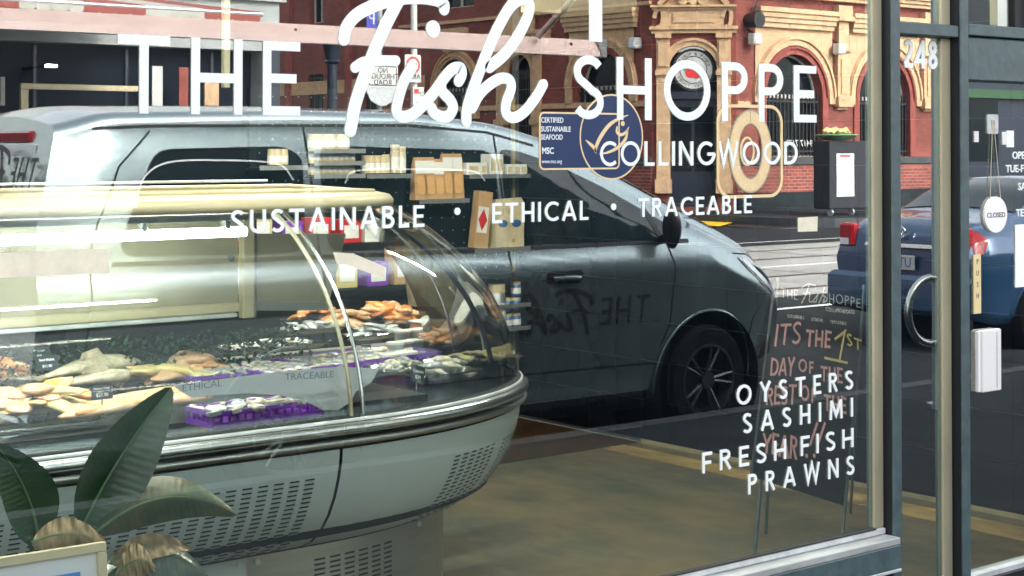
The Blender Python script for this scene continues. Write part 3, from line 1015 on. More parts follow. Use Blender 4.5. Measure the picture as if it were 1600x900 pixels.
# ---------------------------------------------------------------- grey shop on the other corner with awning
gry = thing('grey_shop', 'grey corner shop with a dark front under a red and white awning', 'building', (5, -24, 0))
mg = lambda u, z, d: (17.3 - u, -26.0 - d, z)
facade(gry, mg, 0, 28, 0, 8.5, [(4.1, 7.4, .35, 3.55, 0), (13.2, 9.6, .35, 3.55, 0), (22, 6, .35, 3.55, 0)], 'grey_wall', .5)
MB().box((17.29, -26.01, 0), (17.27, -40, 8.5)).build('side_wall', 'grey_wall', gry)
bar(mg, -.1, 28, 4.55, 4.75, .12).build('cornice', 'grey_wall', gry)
for i, (c, w_) in enumerate(((4.1, 7.4), (13.2, 9.6), (22, 6))):
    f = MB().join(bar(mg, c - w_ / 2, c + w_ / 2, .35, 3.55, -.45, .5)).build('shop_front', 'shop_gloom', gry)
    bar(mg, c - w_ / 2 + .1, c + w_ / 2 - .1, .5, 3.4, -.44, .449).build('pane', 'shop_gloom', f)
    for k in range(4):
        u = c - w_ / 2 + w_ * (k + .5) / 4
        bar(mg, u - .03, u + .03, .4, 3.5, -.38, .44).build('mullion', 'dark_navy', f)
bar(mg, .0, 28, 0, .34, .04).build('plinth', 'dark_navy', gry)
for a_, b_ in ((0, .4), (7.8, 8.4), (18, 19)):
    bar(mg, a_, b_, .341, 3.9, .03).build('pier_cladding', 'dark_navy', gry)
bar(mg, 0, 28, 3.901, 4.1, .035).build('signboard', 'dark_navy', gry)
for (pa_, pb_, m_) in (((236, 103), (252, 165), 'sign_white'), ((278, 105), (292, 165), 'red_paint_wall'), ((318, 118), (340, 165), 'cream_render'), ((0, 120), (6, 165), 'sign_white')):
    a, b = mir(*pa_, 28.9), mir(*pb_, 28.9)
    MB().box((a.x, a.y, b.z), (b.x, a.y + .04, a.z)).build('window_poster', m_, gry)
# low counter seen in the shop: pale window frame
a, b = mir(30, 130, 28.6), mir(212, 165, 28.6)
q = MB().box((a.x, a.y, a.z - .10), (b.x, a.y + .08, a.z)); q.box((a.x, a.y, 1.4), (a.x + .14, a.y + .08, a.z - .11))
q.build('pale_frame', 'jar_beige', gry)
# awning: sloping stripes, scalloped edge, front bar on a post
aw = thing('striped_awning', 'red and white striped awning on the grey shop across the street', 'awning', (8, -20.5, 3.3))
X1 = 13.6
yf, zf, yb, zb = -20.4, 3.80, -25.98, 4.50
for i in range(14):
    xr = X1 - i * 1.02
    m = MB(); n = 6
    for q_ in range(n):
        xa, xb = xr - 1.02 * q_ / n, xr - 1.02 * (q_ + 1) / n
        m.box((xa, 0, 0), (xb, 1, .012))
    m.v = [(x, yf + (yb - yf) * y, zf + (zb - zf) * y + z) for x, y, z in m.v]
    for q_ in range(4):
        c_ = xr - 1.02 * (q_ + .5) / 4
        m.prism([(c_ + .127, 0), (c_ + .127, -.12), (c_ + .07, -.19), (c_ - .07, -.19), (c_ - .127, -.12), (c_ - .127, 0)], 0, .012, lambda u, v, h: (u, yf + h, zf + v))
    m.build('stripe', 'awning_red' if i % 2 == 0 else 'awning_white', aw)
MB().cyl((-1, yf - .02, zf - .03), .04, X1 + 1.05, 10, 'x').build('front_bar', 'galv', aw)
vp = thing('verandah_post', 'dark iron verandah post with a flared capital before the red wall', 'post', (15.05, -20.5, 0))
MB().lathe([(.16, 0), (.16, .5), (.10, .55), (.085, 2.9), (.09, 3.0), (.15, 3.04), (.11, 3.08), (.16, 3.3), (.2, 3.36)], (15.05, -20.5, 0), 16).build('shaft', 'dark_navy', vp, smooth=True)
MB().box((14.8, -20.7, 3.36), (15.3, -20.3, 3.48)).build('cap', 'dark_navy', vp)
# distant blocks that close the side street and the views along the road
for i, (x0, x1, y0, y1, h, m_, lb) in enumerate(((-60, -13, -40, -24, 8, 'red_brick', 'plain two storey brick block left of the grey shop'), (37.8, 90, -40, -25, 4.7, 'dark_navy', 'low dark shop block beyond the red corner building'), (8, 40, -85, -70, 9, 'grey_wall', 'grey block at the far end of the side street'))):
    bb = thing('far_block', lb, 'building', (x0, y1, 0))
    wl_ = MB().box((x0, y0, 0), (x1, y1, h)).build('wall', m_, bb)
    for k in range(int((x1 - x0) / 4)):
        for z in (1.2, 4.8):
            MB().box((x0 + 1.2 + 4 * k, y1, z), (x0 + 2.8 + 4 * k, y1 + .04, z + 1.9)).build('window', 'dark_glass', bb)

MB().box((38.5, -24.99, 3.0), (60, -24.8, 3.25)).build('shop_fascia', mat('fascia_green', (.02, .07, .025), .5), label='green fascia strip on the low dark shop beyond the red building', cat='shop fascia')
# ---------------------------------------------------------------- signs on poles
P_ = mir(592, 165, 22.0)
ns = thing('no_through_road_sign', 'white no through road sign with a lower bracket plate on a grey pole', 'road sign', (P_.x, P_.y, 0))
MB().cyl((P_.x, P_.y, 0), .045, 4.9, 12).build('pole', 'pole_grey', ns)
a, b = mir(573, 100, 21.85), mir(621, 137, 21.85)
pl = MB().prism(rrect(b.x - a.x, a.z - b.z, .04, 4, (a.x + b.x) / 2, (a.z + b.z) / 2), 0, .02, lambda u, v, h: (u, a.y - h, v)).build('plate', 'sign_white', ns)
MB().strip(rrect(b.x - a.x - .06, a.z - b.z - .06, .03, 3, (a.x + b.x) / 2, (a.z + b.z) / 2), .014, .0, .004, lambda u, v, h: (u, a.y + h + .0005, v), closed=True).build('border', 'sign_black', pl)
for i, s in enumerate(('NO', 'THROUGH', 'ROAD')):
    text('word', s, 'sign_black', pl, lambda u, v, h, i=i: ((a.x + b.x) / 2 - u, a.y + .001 + h, a.z - .135 - i * (a.z - b.z - .06) / 3.1 + v), .125, 'CENTER', .004)
MB().prism([(a.x - .05, b.z), (b.x + .05, b.z), (b.x - .08, b.z - .22), (b.x - .24, b.z - .30), (a.x + .24, b.z - .30), (a.x + .08, b.z - .22)], -.03, -.01, lambda u, v, h: (u, a.y + h, v)).build('bracket_plate', 'galv', ns)
P2 = mir(646, 150, 20.5)
nr = thing('no_right_turn_sign', 'no turn sign with a red ring above parking plates on a pale pole', 'road sign', (P2.x, P2.y, 0))
MB().cyl((P2.x, P2.y, 0), .05, 5.2, 12).build('pole', 'sign_white', nr)
a, b = mir(632, 85, 20.4), mir(657, 129, 20.4)
pl = MB().prism(rrect(b.x - a.x, a.z - b.z, .03, 3, (a.x + b.x) / 2, (a.z + b.z) / 2), 0, .015, lambda u, v, h: (u, a.y - h, v)).build('plate', 'sign_white', nr)
cxs, czs = (a.x + b.x) / 2, a.z - .16
MB().strip(circ(28, .115, cxs, czs), .03, .0005, .004, lambda u, v, h: (u, a.y + h, v), closed=True).build('ring', 'sign_red', pl)
MB().strip([(cxs + .05, czs - .07), (cxs + .05, czs + .02), (cxs - .05, czs + .03)], .025, .0005, .003, lambda u, v, h: (u, a.y + h, v)).build('arrow', 'sign_black', pl)
text('word', 'AREA', 'sign_black', pl, lambda u, v, h: (cxs - u, a.y + .001 + h, b.z + .05 + v), .11, 'CENTER', .004)
a2, b2 = mir(644, 136, 20.4), mir(661, 166, 20.4)
p2 = MB().box((a2.x, a2.y, b2.z), (b2.x, a2.y + .012, a2.z)).build('parking_plate', 'sign_white', nr)
MB().box((a2.x + .02, a2.y + .013, a2.z - .1), ((a2.x + b2.x) / 2, a2.y + .016, a2.z - .03)).build('red_panel', 'sign_red', p2)
text('letter', '2P', 'food_green', p2, lambda u, v, h: (b2.x - .01 - u, a2.y + .013 + h, a2.z - .13 + v), .09, 'LEFT', .003)
a, b = mir(571, 12, 21.7), mir(587, 46, 21.7)
bf = thing('blue_parking_sign', 'small blue parking sign high on the grey pole', 'sign', (P_.x + .0, a.y, a.z))
MB().box((a.x, a.y, b.z), (b.x, a.y + .02, a.z)).build('plate', 'sign_blue', bf)
text('letter', 'P', 'sign_white', bf, lambda u, v, h: ((a.x + b.x) / 2 + .0 - u, a.y + .0205 + h, (a.z + b.z) / 2 - .09 + v), .26, 'CENTER', .004)
MB().tube([(b.x, a.y + .01, (a.z + b.z) / 2), (P_.x, P_.y, (a.z + b.z) / 2)], .015, 6).build('clip', 'galv', bf)
# near kerb: bollard pole and bicycle hoop
P3 = onZ(1464, 637, 0)
bp_ = thing('street_pole', 'dark grey street pole standing near the kerb by the bicycle hoop', 'pole', (P3.x, -P3.y, 0))
MB().cyl((P3.x, -P3.y, 0), .036, 3.2, 14).build('shaft', 'pole_grey', bp_, smooth=True)
MB().cyl((P3.x, -P3.y, 0), .07, .03, 14).build('base_plate', 'galv', bp_)
hp = mir(1452, 485, P3.y + 3.0)
hz = hp.z
hoop = thing('bicycle_hoop', 'round steel bicycle hoop fixed to the street pole', 'bicycle rack', (hp.x, hp.y, 0))
MB().tube([(hp.x + .22 * math.cos(a), hp.y + .0, hz + .20 * math.sin(a)) for a in [math.radians(x) for x in range(0, 361, 12)]], .024, 10, cap=False).build('ring', 'steel', hoop, smooth=True)
# our own side: rolled awning rail and the verandah over the footpath
ar = thing('awning_rail', 'long pale pink awning front rail hanging over the footpath outside the shop', 'awning rail', (2.0, -3.7, 2.1))
rl = MB().prism([(-3.70, 2.098), (-3.735, 2.095), (-3.79, 2.16), (-3.78, 2.185), (-3.755, 2.19), (-3.715, 2.135)], -2.6, 6.03, lambda u, v, h: (h, u, v)).build('rail', 'rail_white', ar)
MB().box((6.032, -3.75, 2.09), (6.07, -3.69, 2.192), ch=.006).build('end_cap', 'galv', ar)
MB().cyl((5.84, -3.735, 2.16), .009, .008, 12, 'y').build('bolt', 'black_iron', ar)
MB().cyl((4.1, -3.735, 2.16), .007, .008, 12, 'y').build('bolt', 'red_paint_wall', ar)
for x in (-2.2, 5.6):
    MB().tube([(x, -3.72, 2.19), (x, -2.0, 3.3), (x, -.1, 4.2)], .018, 8).build('folding_arm', 'rail_white', ar)
# ================================================================ VEHICLES (lofted bodies)
def tab(t, x):
    if x <= t[0][0]: return t[0][1]
    for (a, b), (c, d) in zip(t, t[1:]):
        if a <= x <= c:
            k = (x - a) / (c - a)
            return b + (d - b) * k
    return t[-1][1]


def smooth_tab(t, x, r=.10):
    return (tab(t, x - r) + tab(t, x) * 2 + tab(t, x + r)) / 4


class Loft:
    def __init__(s, x0, x1, yc, ht, hs, wb, ws, hb, belt, lean=None, wheels=(), R=.41, hw=.33, crease=.012, roofbulge=.6, zo=.15):
        s.__dict__.update(locals())

    def ring(s, x):
        ht, hs, wb, ws, hb = (smooth_tab(t, x) for t in (s.ht, s.hs, s.wb, s.ws, s.hb))
        hs = min(hs, ht - .02)
        bl = min(s.belt, hs - .08)
        c = s.crease
        k = [(wb - .12, hb), (wb - .065, hb + .07), (wb - .04, hb + .25), (wb - .005, (hb + .25 + bl - .12) / 2), (wb + c * 2.6, bl - .145), (wb + c * 2.3, bl - .12), (wb - .022, bl)]
        k = [(a, b) for a, b in k]
        for i in range(1, 6):
            t = i / 5
            k.append((wb - .022 + (ws - wb + .022) * t + .014 * math.sin(PI * t), bl + (hs - bl) * t))
        return k, (ht, hs, wb, ws)

    def w_at(s, x, h):
        k, _ = s.ring(x)
        if h <= k[0][1]: return k[0][0]
        for (a, b), (c, d) in zip(k, k[1:]):
            if b <= h <= d: return a + (c - a) * (h - b) / max(1e-6, d - b)
        return k[-1][0]

    def dx(s, x, h):
        if not s.lean: return 0
        w = max(0, 1 - (x - s.x0) / .9)
        return w * tab(s.lean, h)

    def pt(s, x, h, side=1, off=0.0):
        return Vector((x + s.dx(x, h), s.yc + side * (s.w_at(x, h) + off), h - s.zo))

    def column(s, x, side):
        k, (ht, hs, wb, ws) = s.ring(x)
        lo, hi = k[0][1], hs
        pts = []
        n1 = 34
        for i in range(n1 + 1):
            h = lo + (hi - lo) * i / n1
            pts.append((s.w_at(x, h), h))
        for t in (.25, .5, .75, 1):
            a = t * PI / 2
            pts.append((ws - .09 * (1 - math.cos(a)), hs + (ht - hs) * s.roofbulge * math.sin(a)))
        w0, h0 = pts[-1]
        for t in (.25, .5, .75, 1):
            pts.append((w0 * (1 - t), h0 + (ht - h0) * (1 - (1 - t) ** 2)))
        return [(x + s.dx(x, h), s.yc + side * w, h - s.zo) for w, h in pts]

    def body(s, root, m, nx=90, name='body'):
        xs = [s.x0 + (s.x1 - s.x0) * i / nx for i in range(nx + 1)]
        B = MB()
        for side in (1, -1):
            cols = [s.column(x, side) for x in xs]
            V = [[list(p) for p in c] for c in cols]
            dead = set()
            for i, x in enumerate(xs):
                for j in range(35):
                    p = V[i][j]
                    for wx in s.wheels:
                        dx_, dz = p[0] - wx, p[2] + s.zo - s.hw
                        r = math.hypot(dx_, dz)
                        if r < s.R + .035 and r > s.R - .035:
                            k = s.R / r
                            p[0] = wx + dx_ * k; p[2] = dz * k + s.hw - s.zo
                        elif r <= s.R - .035:
                            dead.add((i, j))
            i0 = len(B.v)
            m_ = len(V[0])
            for c in V: B.v += [tuple(p) for p in c]
            for i in range(nx):
                for j in range(m_ - 1):
                    q = [(i, j), (i + 1, j), (i + 1, j + 1), (i, j + 1)]
                    if any(z in dead for z in q): continue
                    B.f.append(tuple(i0 + a * m_ + b for a, b in q))
            # end caps
            for e in (0, nx):
                c = V[e]
                for j in range(m_ - 1):
                    B.quad(c[j], c[j + 1], (c[j + 1][0], s.yc, c[j + 1][2]), (c[j][0], s.yc, c[j][2]))
        return B.build(name, m, root, smooth=True)

    def patch(s, poly, m, root, name, off=.004, side=1, rnd=.0, th=True):
        P = poly
        if rnd:
            Q = []
            n = len(P)
            for i in range(n):
                a, b, c = Vector(P[i - 1]), Vector(P[i]), Vector(P[(i + 1) % n])
                r = min(rnd, (a - b).length * .45, (c - b).length * .45)
                p0 = b + (a - b).normalized() * r; p1 = b + (c - b).normalized() * r
                for t in (0, .33, .67, 1):
                    Q.append(tuple((1 - t) ** 2 * p0 + 2 * t * (1 - t) * b + t * t * p1))
            P = Q
        D = []
        n = len(P)
        for i in range(n):
            a, b = Vector(P[i]), Vector(P[(i + 1) % n])
            k = max(1, int((b - a).length / .08))
            D += [tuple(a.lerp(b, j / k)) for j in range(k)]
        cx = sum(p[0] for p in D) / len(D); cy = sum(p[1] for p in D) / len(D)
        rows = []
        for f in (1.0, .8, .6, .4, .2, .02):
            rows.append([s.pt(cx + (x - cx) * f, cy + (h - cy) * f, side, off) for x, h in D])
        B = MB().grid([[s.pt(x, h, side, off - .012) for x, h in D]] + rows, closed=True)
        return B.build(name, m, root, smooth=True)

    def seam(s, line, m, root, name='seam', w=.010, off=.0012, side=1, n=24):
        L = []
        for a, b in zip(line, line[1:]):
            k = max(1, int((Vector(b) - Vector(a)).length / .05))
            L += [(a[0] + (b[0] - a[0]) * i / k, a[1] + (b[1] - a[1]) * i / k) for i in range(k)]
        L.append(line[-1])
        return MB().strip(L, w, 0, .001, lambda u, v, h: s.pt(u, v, side, off + h)).build(name, m, root)


def wheel(root, x, y, side, r=.33, w=.22, rim=.215, spokes=10, name='wheel'):
    z = r - .2
    t = MB().lathe([(rim, -w / 2), (r - .03, -w / 2), (r, -w / 2 + .03), (r, w / 2 - .03), (r - .03, w / 2), (rim, w / 2 - .005), (rim, -w / 2)], (x, y, z), 36, 'y').build(name, 'rubber', root, smooth=True)
    d = side * (w / 2 - .02)
    m = MB().lathe([(rim, d - side * .02), (rim, d + side * .018), (rim - .016, d + side * .018), (rim - .022, d), (rim - .03, d - side * .08)], (x, y, z), 36, 'y')
    m.build('rim', 'alloy', t, smooth=True)
    m = MB().lathe([(0, d - side * .10), (rim - .01, d - side * .10)], (x, y, z), 24, 'y')
    m.build('brake', 'slot_black', t)
    for k in range(spokes // 2):
        for e in (-.13, .13):
            a = 2 * PI * k / (spokes // 2) + e
            a2 = 2 * PI * k / (spokes // 2) + e * 1.25
            p0 = Vector((x + .045 * math.cos(a), y + d - side * .012, z + .045 * math.sin(a)))
            p1 = Vector((x + (rim - .012) * math.cos(a2), y + d + side * .008, z + (rim - .012) * math.sin(a2)))
            MB().tube([p0, p1], [.014, .010], 6).build('spoke', 'alloy', t)
    MB().cyl((x, y + d - side * .02 if side > 0 else y + d - .012, z), .055, .03, 20, 'y').build('hub_cap', 'alloy', t)
    return t


def arches(L, root, y, side, m='slot_black'):
    for wx in L.wheels:
        MB().lathe([(L.R - .002, 0), (L.R - .002, -side * .5), (.0, -side * .5)], (wx, L.yc + side * (L.w_at(wx, L.hw + L.R) + .0), L.hw - L.zo), 36, 'y').build('wheel_arch', m, root)
        pts = []
        for i in range(37):
            a = math.radians(-32 + 244 * i / 36)
            h = L.hw + (L.R + .0) * math.sin(a)
            if h > L.ring(wx)[0][0][1]:
                pts.append(L.pt(wx + L.R * math.cos(a), h, side, -.004))
        MB().tube(pts, .011, 6).build('arch_lip', 'van_paint' if L.paint == 'van_paint' else L.paint, root, smooth=True)


# ---- the silver van at the kerb
V = Loft(3.05, 8.50, -5.15,
         ht=[(3.05, 1.86), (3.3, 1.925), (4.5, 1.94), (5.3, 1.93), (5.9, 1.88), (6.3, 1.79), (6.7, 1.63), (7.1, 1.46), (7.5, 1.29), (7.7, 1.20), (8.0, 1.09), (8.25, .97), (8.4, .84), (8.5, .66)],
         hs=[(3.05, 1.74), (3.3, 1.82), (4.5, 1.855), (5.3, 1.85), (5.8, 1.80), (6.32, 1.675), (6.7, 1.515), (7.0, 1.385), (7.33, 1.245), (7.65, 1.125), (7.9, 1.03), (8.15, .90), (8.35, .74), (8.5, .55)],
         wb=[(3.05, .86), (3.2, .925), (3.6, .95), (7.3, .955), (7.7, .935), (7.95, .89), (8.15, .80), (8.3, .67), (8.42, .5), (8.5, .33)],
         ws=[(3.05, .74), (3.3, .78), (6.0, .78), (6.6, .77), (7.3, .80), (7.7, .80), (7.95, .75), (8.2, .62), (8.35, .48), (8.5, .28)],
         hb=[(3.05, .22), (3.4, .14), (7.8, .12), (8.2, .10), (8.5, .18)],
         belt=1.13, lean=[(0, -.03), (.6, -.02), (1.1, 0), (1.35, .02), (1.85, .16), (1.95, .2)], wheels=(4.38, 7.40), R=.44, hw=.255, zo=.11)
V.paint = 'van_paint'
van = thing('parked_van', 'silver grey van parked at the kerb facing right behind the photographer', 'van', (5.7, -5.15, -.2))
V.body(van, 'van_paint', nx=136)
for sd_ in (1, -1):
    arches(V, van, None, sd_)
    a1 = V.patch([(3.42, 1.19), (4.46, 1.17), (4.50, 1.66), (4.40, 1.715), (3.62, 1.70)], 'van_glass', van, 'side_window', rnd=.10, side=sd_)
    V.patch([(4.60, 1.17), (5.74, 1.16), (5.78, 1.69), (4.60, 1.72)], 'van_glass', van, 'side_window', rnd=.09, side=sd_)
    V.patch([(5.80, 1.155), (7.02, 1.145), (7.20, 1.17), (7.02, 1.275), (6.62, 1.47), (6.25, 1.61), (5.98, 1.685), (5.82, 1.70)], 'van_glass', van, 'front_window', rnd=.05, side=sd_)
    V.seam([(3.40, 1.155), (5.0, 1.14), (7.22, 1.135)], 'trim_black', van, 'belt_moulding', w=.022, off=.005, side=sd_)
    V.seam([(7.0, 1.15), (6.92, 1.34)], 'trim_black', van, 'quarter_pillar', w=.045, off=.006, side=sd_)
    V.seam([(3.25, 1.80), (3.6, 1.815), (5.2, 1.83), (5.75, 1.795), (6.1, 1.72)], 'trim_black', van, 'roof_gutter', w=.014, off=.0015, side=sd_)
    for ln in ([(5.79, 1.15), (5.78, .42)], [(5.79, 1.15), (5.80, 1.78)], [(7.03, 1.13), (7.06, .95), (7.05, .62), (6.98, .5)], [(5.78, .42), (6.95, .40)], [(4.55, 1.12), (4.56, .72), (4.74, .42), (5.78, .42)], [(4.55, 1.13), (4.53, 1.82)], [(3.6, 1.84 - .05), (3.42, 1.62), (3.30, 1.25), (3.27, .7)]):
        V.seam(ln, 'slot_black', van, w=.011, side=sd_)
    V.seam([tuple(q) for q in spline([(3.52, 1.42), (3.56, 1.56), (3.70, 1.635), (4.0, 1.645), (4.34, 1.625), (4.43, 1.54)], 5)], 'galv', van, 'window_trim', w=.009, off=.006, side=sd_)
    V.seam([tuple(q) for q in spline([(4.74, 1.52), (4.82, 1.585), (5.2, 1.59), (5.60, 1.575), (5.68, 1.52)], 5)], 'galv', van, 'window_trim', w=.009, off=.006, side=sd_)
    p = V.pt(6.18, .965, sd_)
    V.patch([(6.03, .925), (6.31, .925), (6.31, 1.0), (6.03, 1.0)], 'trim_black', van, 'handle_recess', off=.002, rnd=.03, side=sd_)
    MB().tube([V.pt(6.08, .955, sd_, .012), V.pt(6.12, .957, sd_, .028), V.pt(6.25, .957, sd_, .028), V.pt(6.28, .955, sd_, .012)], .011, 8, flat=1.2).build('door_handle', 'van_paint', van, smooth=True)
    # door mirror
    mr = V.pt(6.98, 1.19, sd_, .0)
    mm_ = MB()
    mm_.lathe([(0, -.03), (.07, -.035), (.095, .0), (.10, .04), (.085, .09), (.05, .13), (0, .15)], (0, 0, 0), 16, 'x')
    mo = MB().join(mm_, Matrix.Translation(mr + Vector((-.02, sd_ * .13, .03))) @ Matrix.Diagonal((.42, .72, 1.25, 1))).build('door_mirror', 'trim_black', van, smooth=True)
    MB().tube([mr + Vector((.02, 0, -.05)), mr + Vector((.0, sd_ * .10, -.01))], .025, 8).build('mirror_arm', 'trim_black', mo)
    # headlamp
    hl_ = V.patch([(7.66, 1.015), (7.80, 1.0), (8.05, .90), (8.16, .80), (8.20, .72), (8.08, .74), (7.90, .83), (7.76, .93)], 'lamp_clear', van, 'headlight', off=.006, rnd=.03, side=sd_)
    V.patch([(7.80, .965), (7.92, .93), (8.05, .86), (8.10, .79), (7.98, .83), (7.86, .90)], 'slot_black', hl_, 'lamp_inner', off=.0075, rnd=.02, side=sd_)
    V.seam([(7.72, 1.0), (7.86, .90), (8.02, .80), (8.17, .735)], 'lamp_bright', hl_, 'light_strip', w=.038, off=.012, side=sd_)
    V.seam([(7.62, 1.04), (7.85, 1.02), (8.08, .92), (8.22, .80)], 'slot_black', van, w=.006, side=sd_)
    V.seam([(7.80, .40), (7.95, .42), (8.2, .48)], 'slot_black', van, 'bumper_seam', w=.006, side=sd_)
    V.seam([(7.79, .44), (7.83, .62), (7.92, .70)], 'slot_black', van, 'bumper_seam', w=.006, side=sd_)
    V.patch([(7.95, .33), (8.2, .36), (8.2, .46), (8.0, .43)], 'trim_black', van, 'fog_lamp_recess', off=.003, rnd=.03, side=sd_)
    V.patch([(4.90, .135), (6.90, .125), (6.90, .24), (4.88, .25)], 'trim_black', van, 'side_skirt', off=.010, rnd=.02, side=sd_)
    for wx in V.wheels:
        wheel(van, wx, V.yc + sd_ * (V.w_at(wx, .75) - .125), sd_, r=.345, rim=.228)
# windscreen follows the roof line between the pillars
rows = []
for i in range(13):
    x = 6.32 + (7.60 - 6.32) * i / 12
    k_, (ht_, hs_v, wb_, ws_v) = V.ring(x)
    c = V.column(x, 1)[36:]
    r = [Vector(p) + Vector((.004, 0, .006)) for p in c]
    l = [Vector((p.x, 2 * V.yc - p.y, p.z)) for p in reversed(r[:-1])]
    rows.append(r + l)
MB().grid(rows).build('windscreen', 'van_glass', van, smooth='all')
for y in (-.45, .35):
    MB().tube([(7.62, V.yc + y, 1.10), (7.45, V.yc + y + .5, 1.215)], .010, 6).build('wiper', 'trim_black', van)
MB().box((8.48, V.yc - .3, .50), (8.512, V.yc + .3, .62)).build('grille', 'trim_black', van)
# tailgate: glass, badge lettering, lamp, seam
rx = lambda h: V.x0 + tab(V.lean, h)
MB().quad((rx(1.22) - .004, V.yc - .66, 1.07), (rx(1.22) - .004, V.yc + .66, 1.07), (rx(1.72) - .004, V.yc + .58, 1.61), (rx(1.72) - .004, V.yc - .58, 1.61)).build('rear_window', 'lamp_clear', van)
MB().box((rx(1.8) - .03, V.yc - .2, 1.62), (rx(1.8) + .02, V.yc + .5, 1.68), ch=.01).build('brake_light', 'lamp_red', van)
MB().box((rx(.4) - .05, V.yc - .85, .14), (rx(.4) + .02, V.yc + .85, .36), ch=.03).build('rear_bumper', 'van_paint', van)
FISHLINES = [
    ([(70, 250), (90, 170), (160, 90), (280, 30), (420, -8), (560, -15), (660, 0), (708, 25), (712, 58)], 1.1),
    ([(440, -30), (390, 60), (320, 200), (240, 390), (180, 550), (140, 680), (122, 780), (112, 832)], 1.15),
    ([(142, 432), (200, 398), (290, 388), (402, 388)], .9),
    ([(505, 430), (450, 530), (415, 650), (408, 715), (440, 745), (500, 735), (570, 680), (640, 600), (720, 490), (770, 440), (815, 435), (825, 475), (805, 520)], 1),
    ([(690, 530), (700, 585), (750, 640), (768, 690), (740, 740), (690, 745), (645, 720), (630, 690)], 1),
    ([(1000, 430), (1100, 345), (1190, 220), (1250, 90), (1250, 15), (1195, 0), (1130, 50), (1050, 190), (980, 350), (900, 560), (858, 700), (853, 775)], 1.05),
    ([(890, 690), (940, 600), (1010, 535), (1080, 500), (1130, 515), (1138, 570), (1108, 660), (1110, 730), (1160, 752), (1230, 710), (1300, 620), (1346, 540)], .98),
    ([(625, 170), (632, 195)], 1.4)]


def fishword(root, fn, width, height, stroke, m, name='van_lettering'):
    for i, (pts, k) in enumerate(FISHLINES):
        L = spline([((x - 70) / 1280 * width, (780 - y) / 800 * height) for x, y in pts], 5)
        MB().strip([tuple(q) for q in L], stroke * k, 0, .001 + .0002 * i, fn, capr=True).build(name, m, root)


lettering(van, 'THE', 'sign_black', 0, .39, .165, 0, .125, lambda u, v, h: V.pt(6.86 - u, .66 + v, 1, .002 + h), space=.25)
fishword(van, lambda u, v, h: V.pt(6.40 - u, .64 + v, 1, .002 + h), .56, .24, .026, 'sign_black')
lettering(van, 'THE', 'sign_black', 0, .30, .15, 0, .125, lambda u, v, h: (rx(1.4) - .03 - h + v * .25, V.yc + .80 - u, 1.40 + v), space=.25)
fishword(van, lambda u, v, h: (rx(1.4) - .03 - h + v * .25, V.yc + .44 - u, 1.38 + v), .5, .22, .022, 'sign_black')
text('van_lettering', '0449', 'sign_black', van, lambda u, v, h: (rx(1.15) - .012 - h + v * .05, V.yc + .78 - u, 1.02 + v), .15, thick=.004)

# ---- the dark blue sedan further along
K = Loft(12.0, 16.3, -6.3,
         ht=[(12.0, .98), (12.06, 1.12), (12.5, 1.155), (12.75, 1.19), (13.2, 1.40), (13.6, 1.495), (14.4, 1.50), (14.9, 1.42), (15.4, 1.18), (15.7, 1.02), (16.1, .88), (16.3, .65)],
         hs=[(12.0, .93), (12.06, 1.04), (12.5, 1.09), (12.9, 1.16), (13.2, 1.31), (13.6, 1.41), (14.4, 1.42), (14.9, 1.33), (15.4, 1.08), (15.7, .95), (16.1, .80), (16.3, .55)],
         wb=[(12.0, .70), (12.15, .80), (12.5, .835), (15.5, .84), (15.9, .80), (16.15, .66), (16.3, .4)],
         ws=[(12.0, .58), (12.3, .70), (12.8, .66), (13.5, .60), (14.6, .60), (15.2, .66), (15.7, .70), (16.3, .35)],
         hb=[(12.0, .28), (12.4, .2), (15.8, .2), (16.3, .24)],
         belt=.98, lean=[(0, .06), (.5, -.02), (.8, 0), (1.15, .06)], wheels=(12.95, 15.5), R=.35, hw=.27, crease=.008, zo=.17)
K.paint = 'car_blue'
car = thing('parked_sedan', 'dark blue sedan parked ahead of the van seen from its rear', 'car', (14, -6.3, -.2))
K.body(car, 'car_blue', nx=100)
for sd_ in (1, -1):
    arches(K, car, None, sd_)
    K.patch([(13.05, 1.02), (15.0, 1.0), (15.28, 1.01), (14.9, 1.24), (14.5, 1.37), (13.6, 1.38), (13.25, 1.25)], 'van_glass', car, 'side_window', rnd=.05, side=sd_)
    K.seam([(14.15, 1.0), (14.15, 1.38)], 'car_blue', car, 'window_pillar', w=.06, off=.006, side=sd_)
    for ln in ([(14.15, .99), (14.15, .32)], [(13.3, .95), (13.28, .6), (13.4, .35), (15.1, .32)], [(15.1, .99), (15.12, .34)]):
        K.seam(ln, 'slot_black', car, side=sd_)
    K.patch([(12.04, .92), (12.06, 1.03), (12.14, 1.04), (12.18, .95), (12.12, .84), (12.04, .84)], 'lamp_red', car, 'tail_light', off=.008, rnd=.02, side=sd_)
    MB().tube([K.pt(13.75, .90, sd_, .02), K.pt(13.95, .90, sd_, .02)], .012, 6).build('door_handle', 'car_blue', car)
    y_ = K.yc + sd_ * .62
    tl = MB().box((12.0 - .02, y_ - .08, .68), (12.0 + .10, y_ + .09, .90), ch=.02).build('tail_light', 'lamp_red', car)
    MB().box((12.0 - .024, y_ - .06, .70), (12.0 - .018, y_ + .04, .76)).build('reverse_lens', 'lamp_clear', tl)
    for wx in K.wheels:
        wheel(car, wx, K.yc + sd_ * (K.w_at(wx, .68) - .12), sd_, r=.30, w=.19, rim=.19)
rows = []
for i in range(9):
    x = 12.80 + (13.50 - 12.80) * i / 8
    c = K.column(x, 1)[36:]
    r = [Vector(p) + Vector((-.006, 0, .006)) for p in c]
    rows.append(r + [Vector((p.x, 2 * K.yc - p.y, p.z)) for p in reversed(r[:-1])])
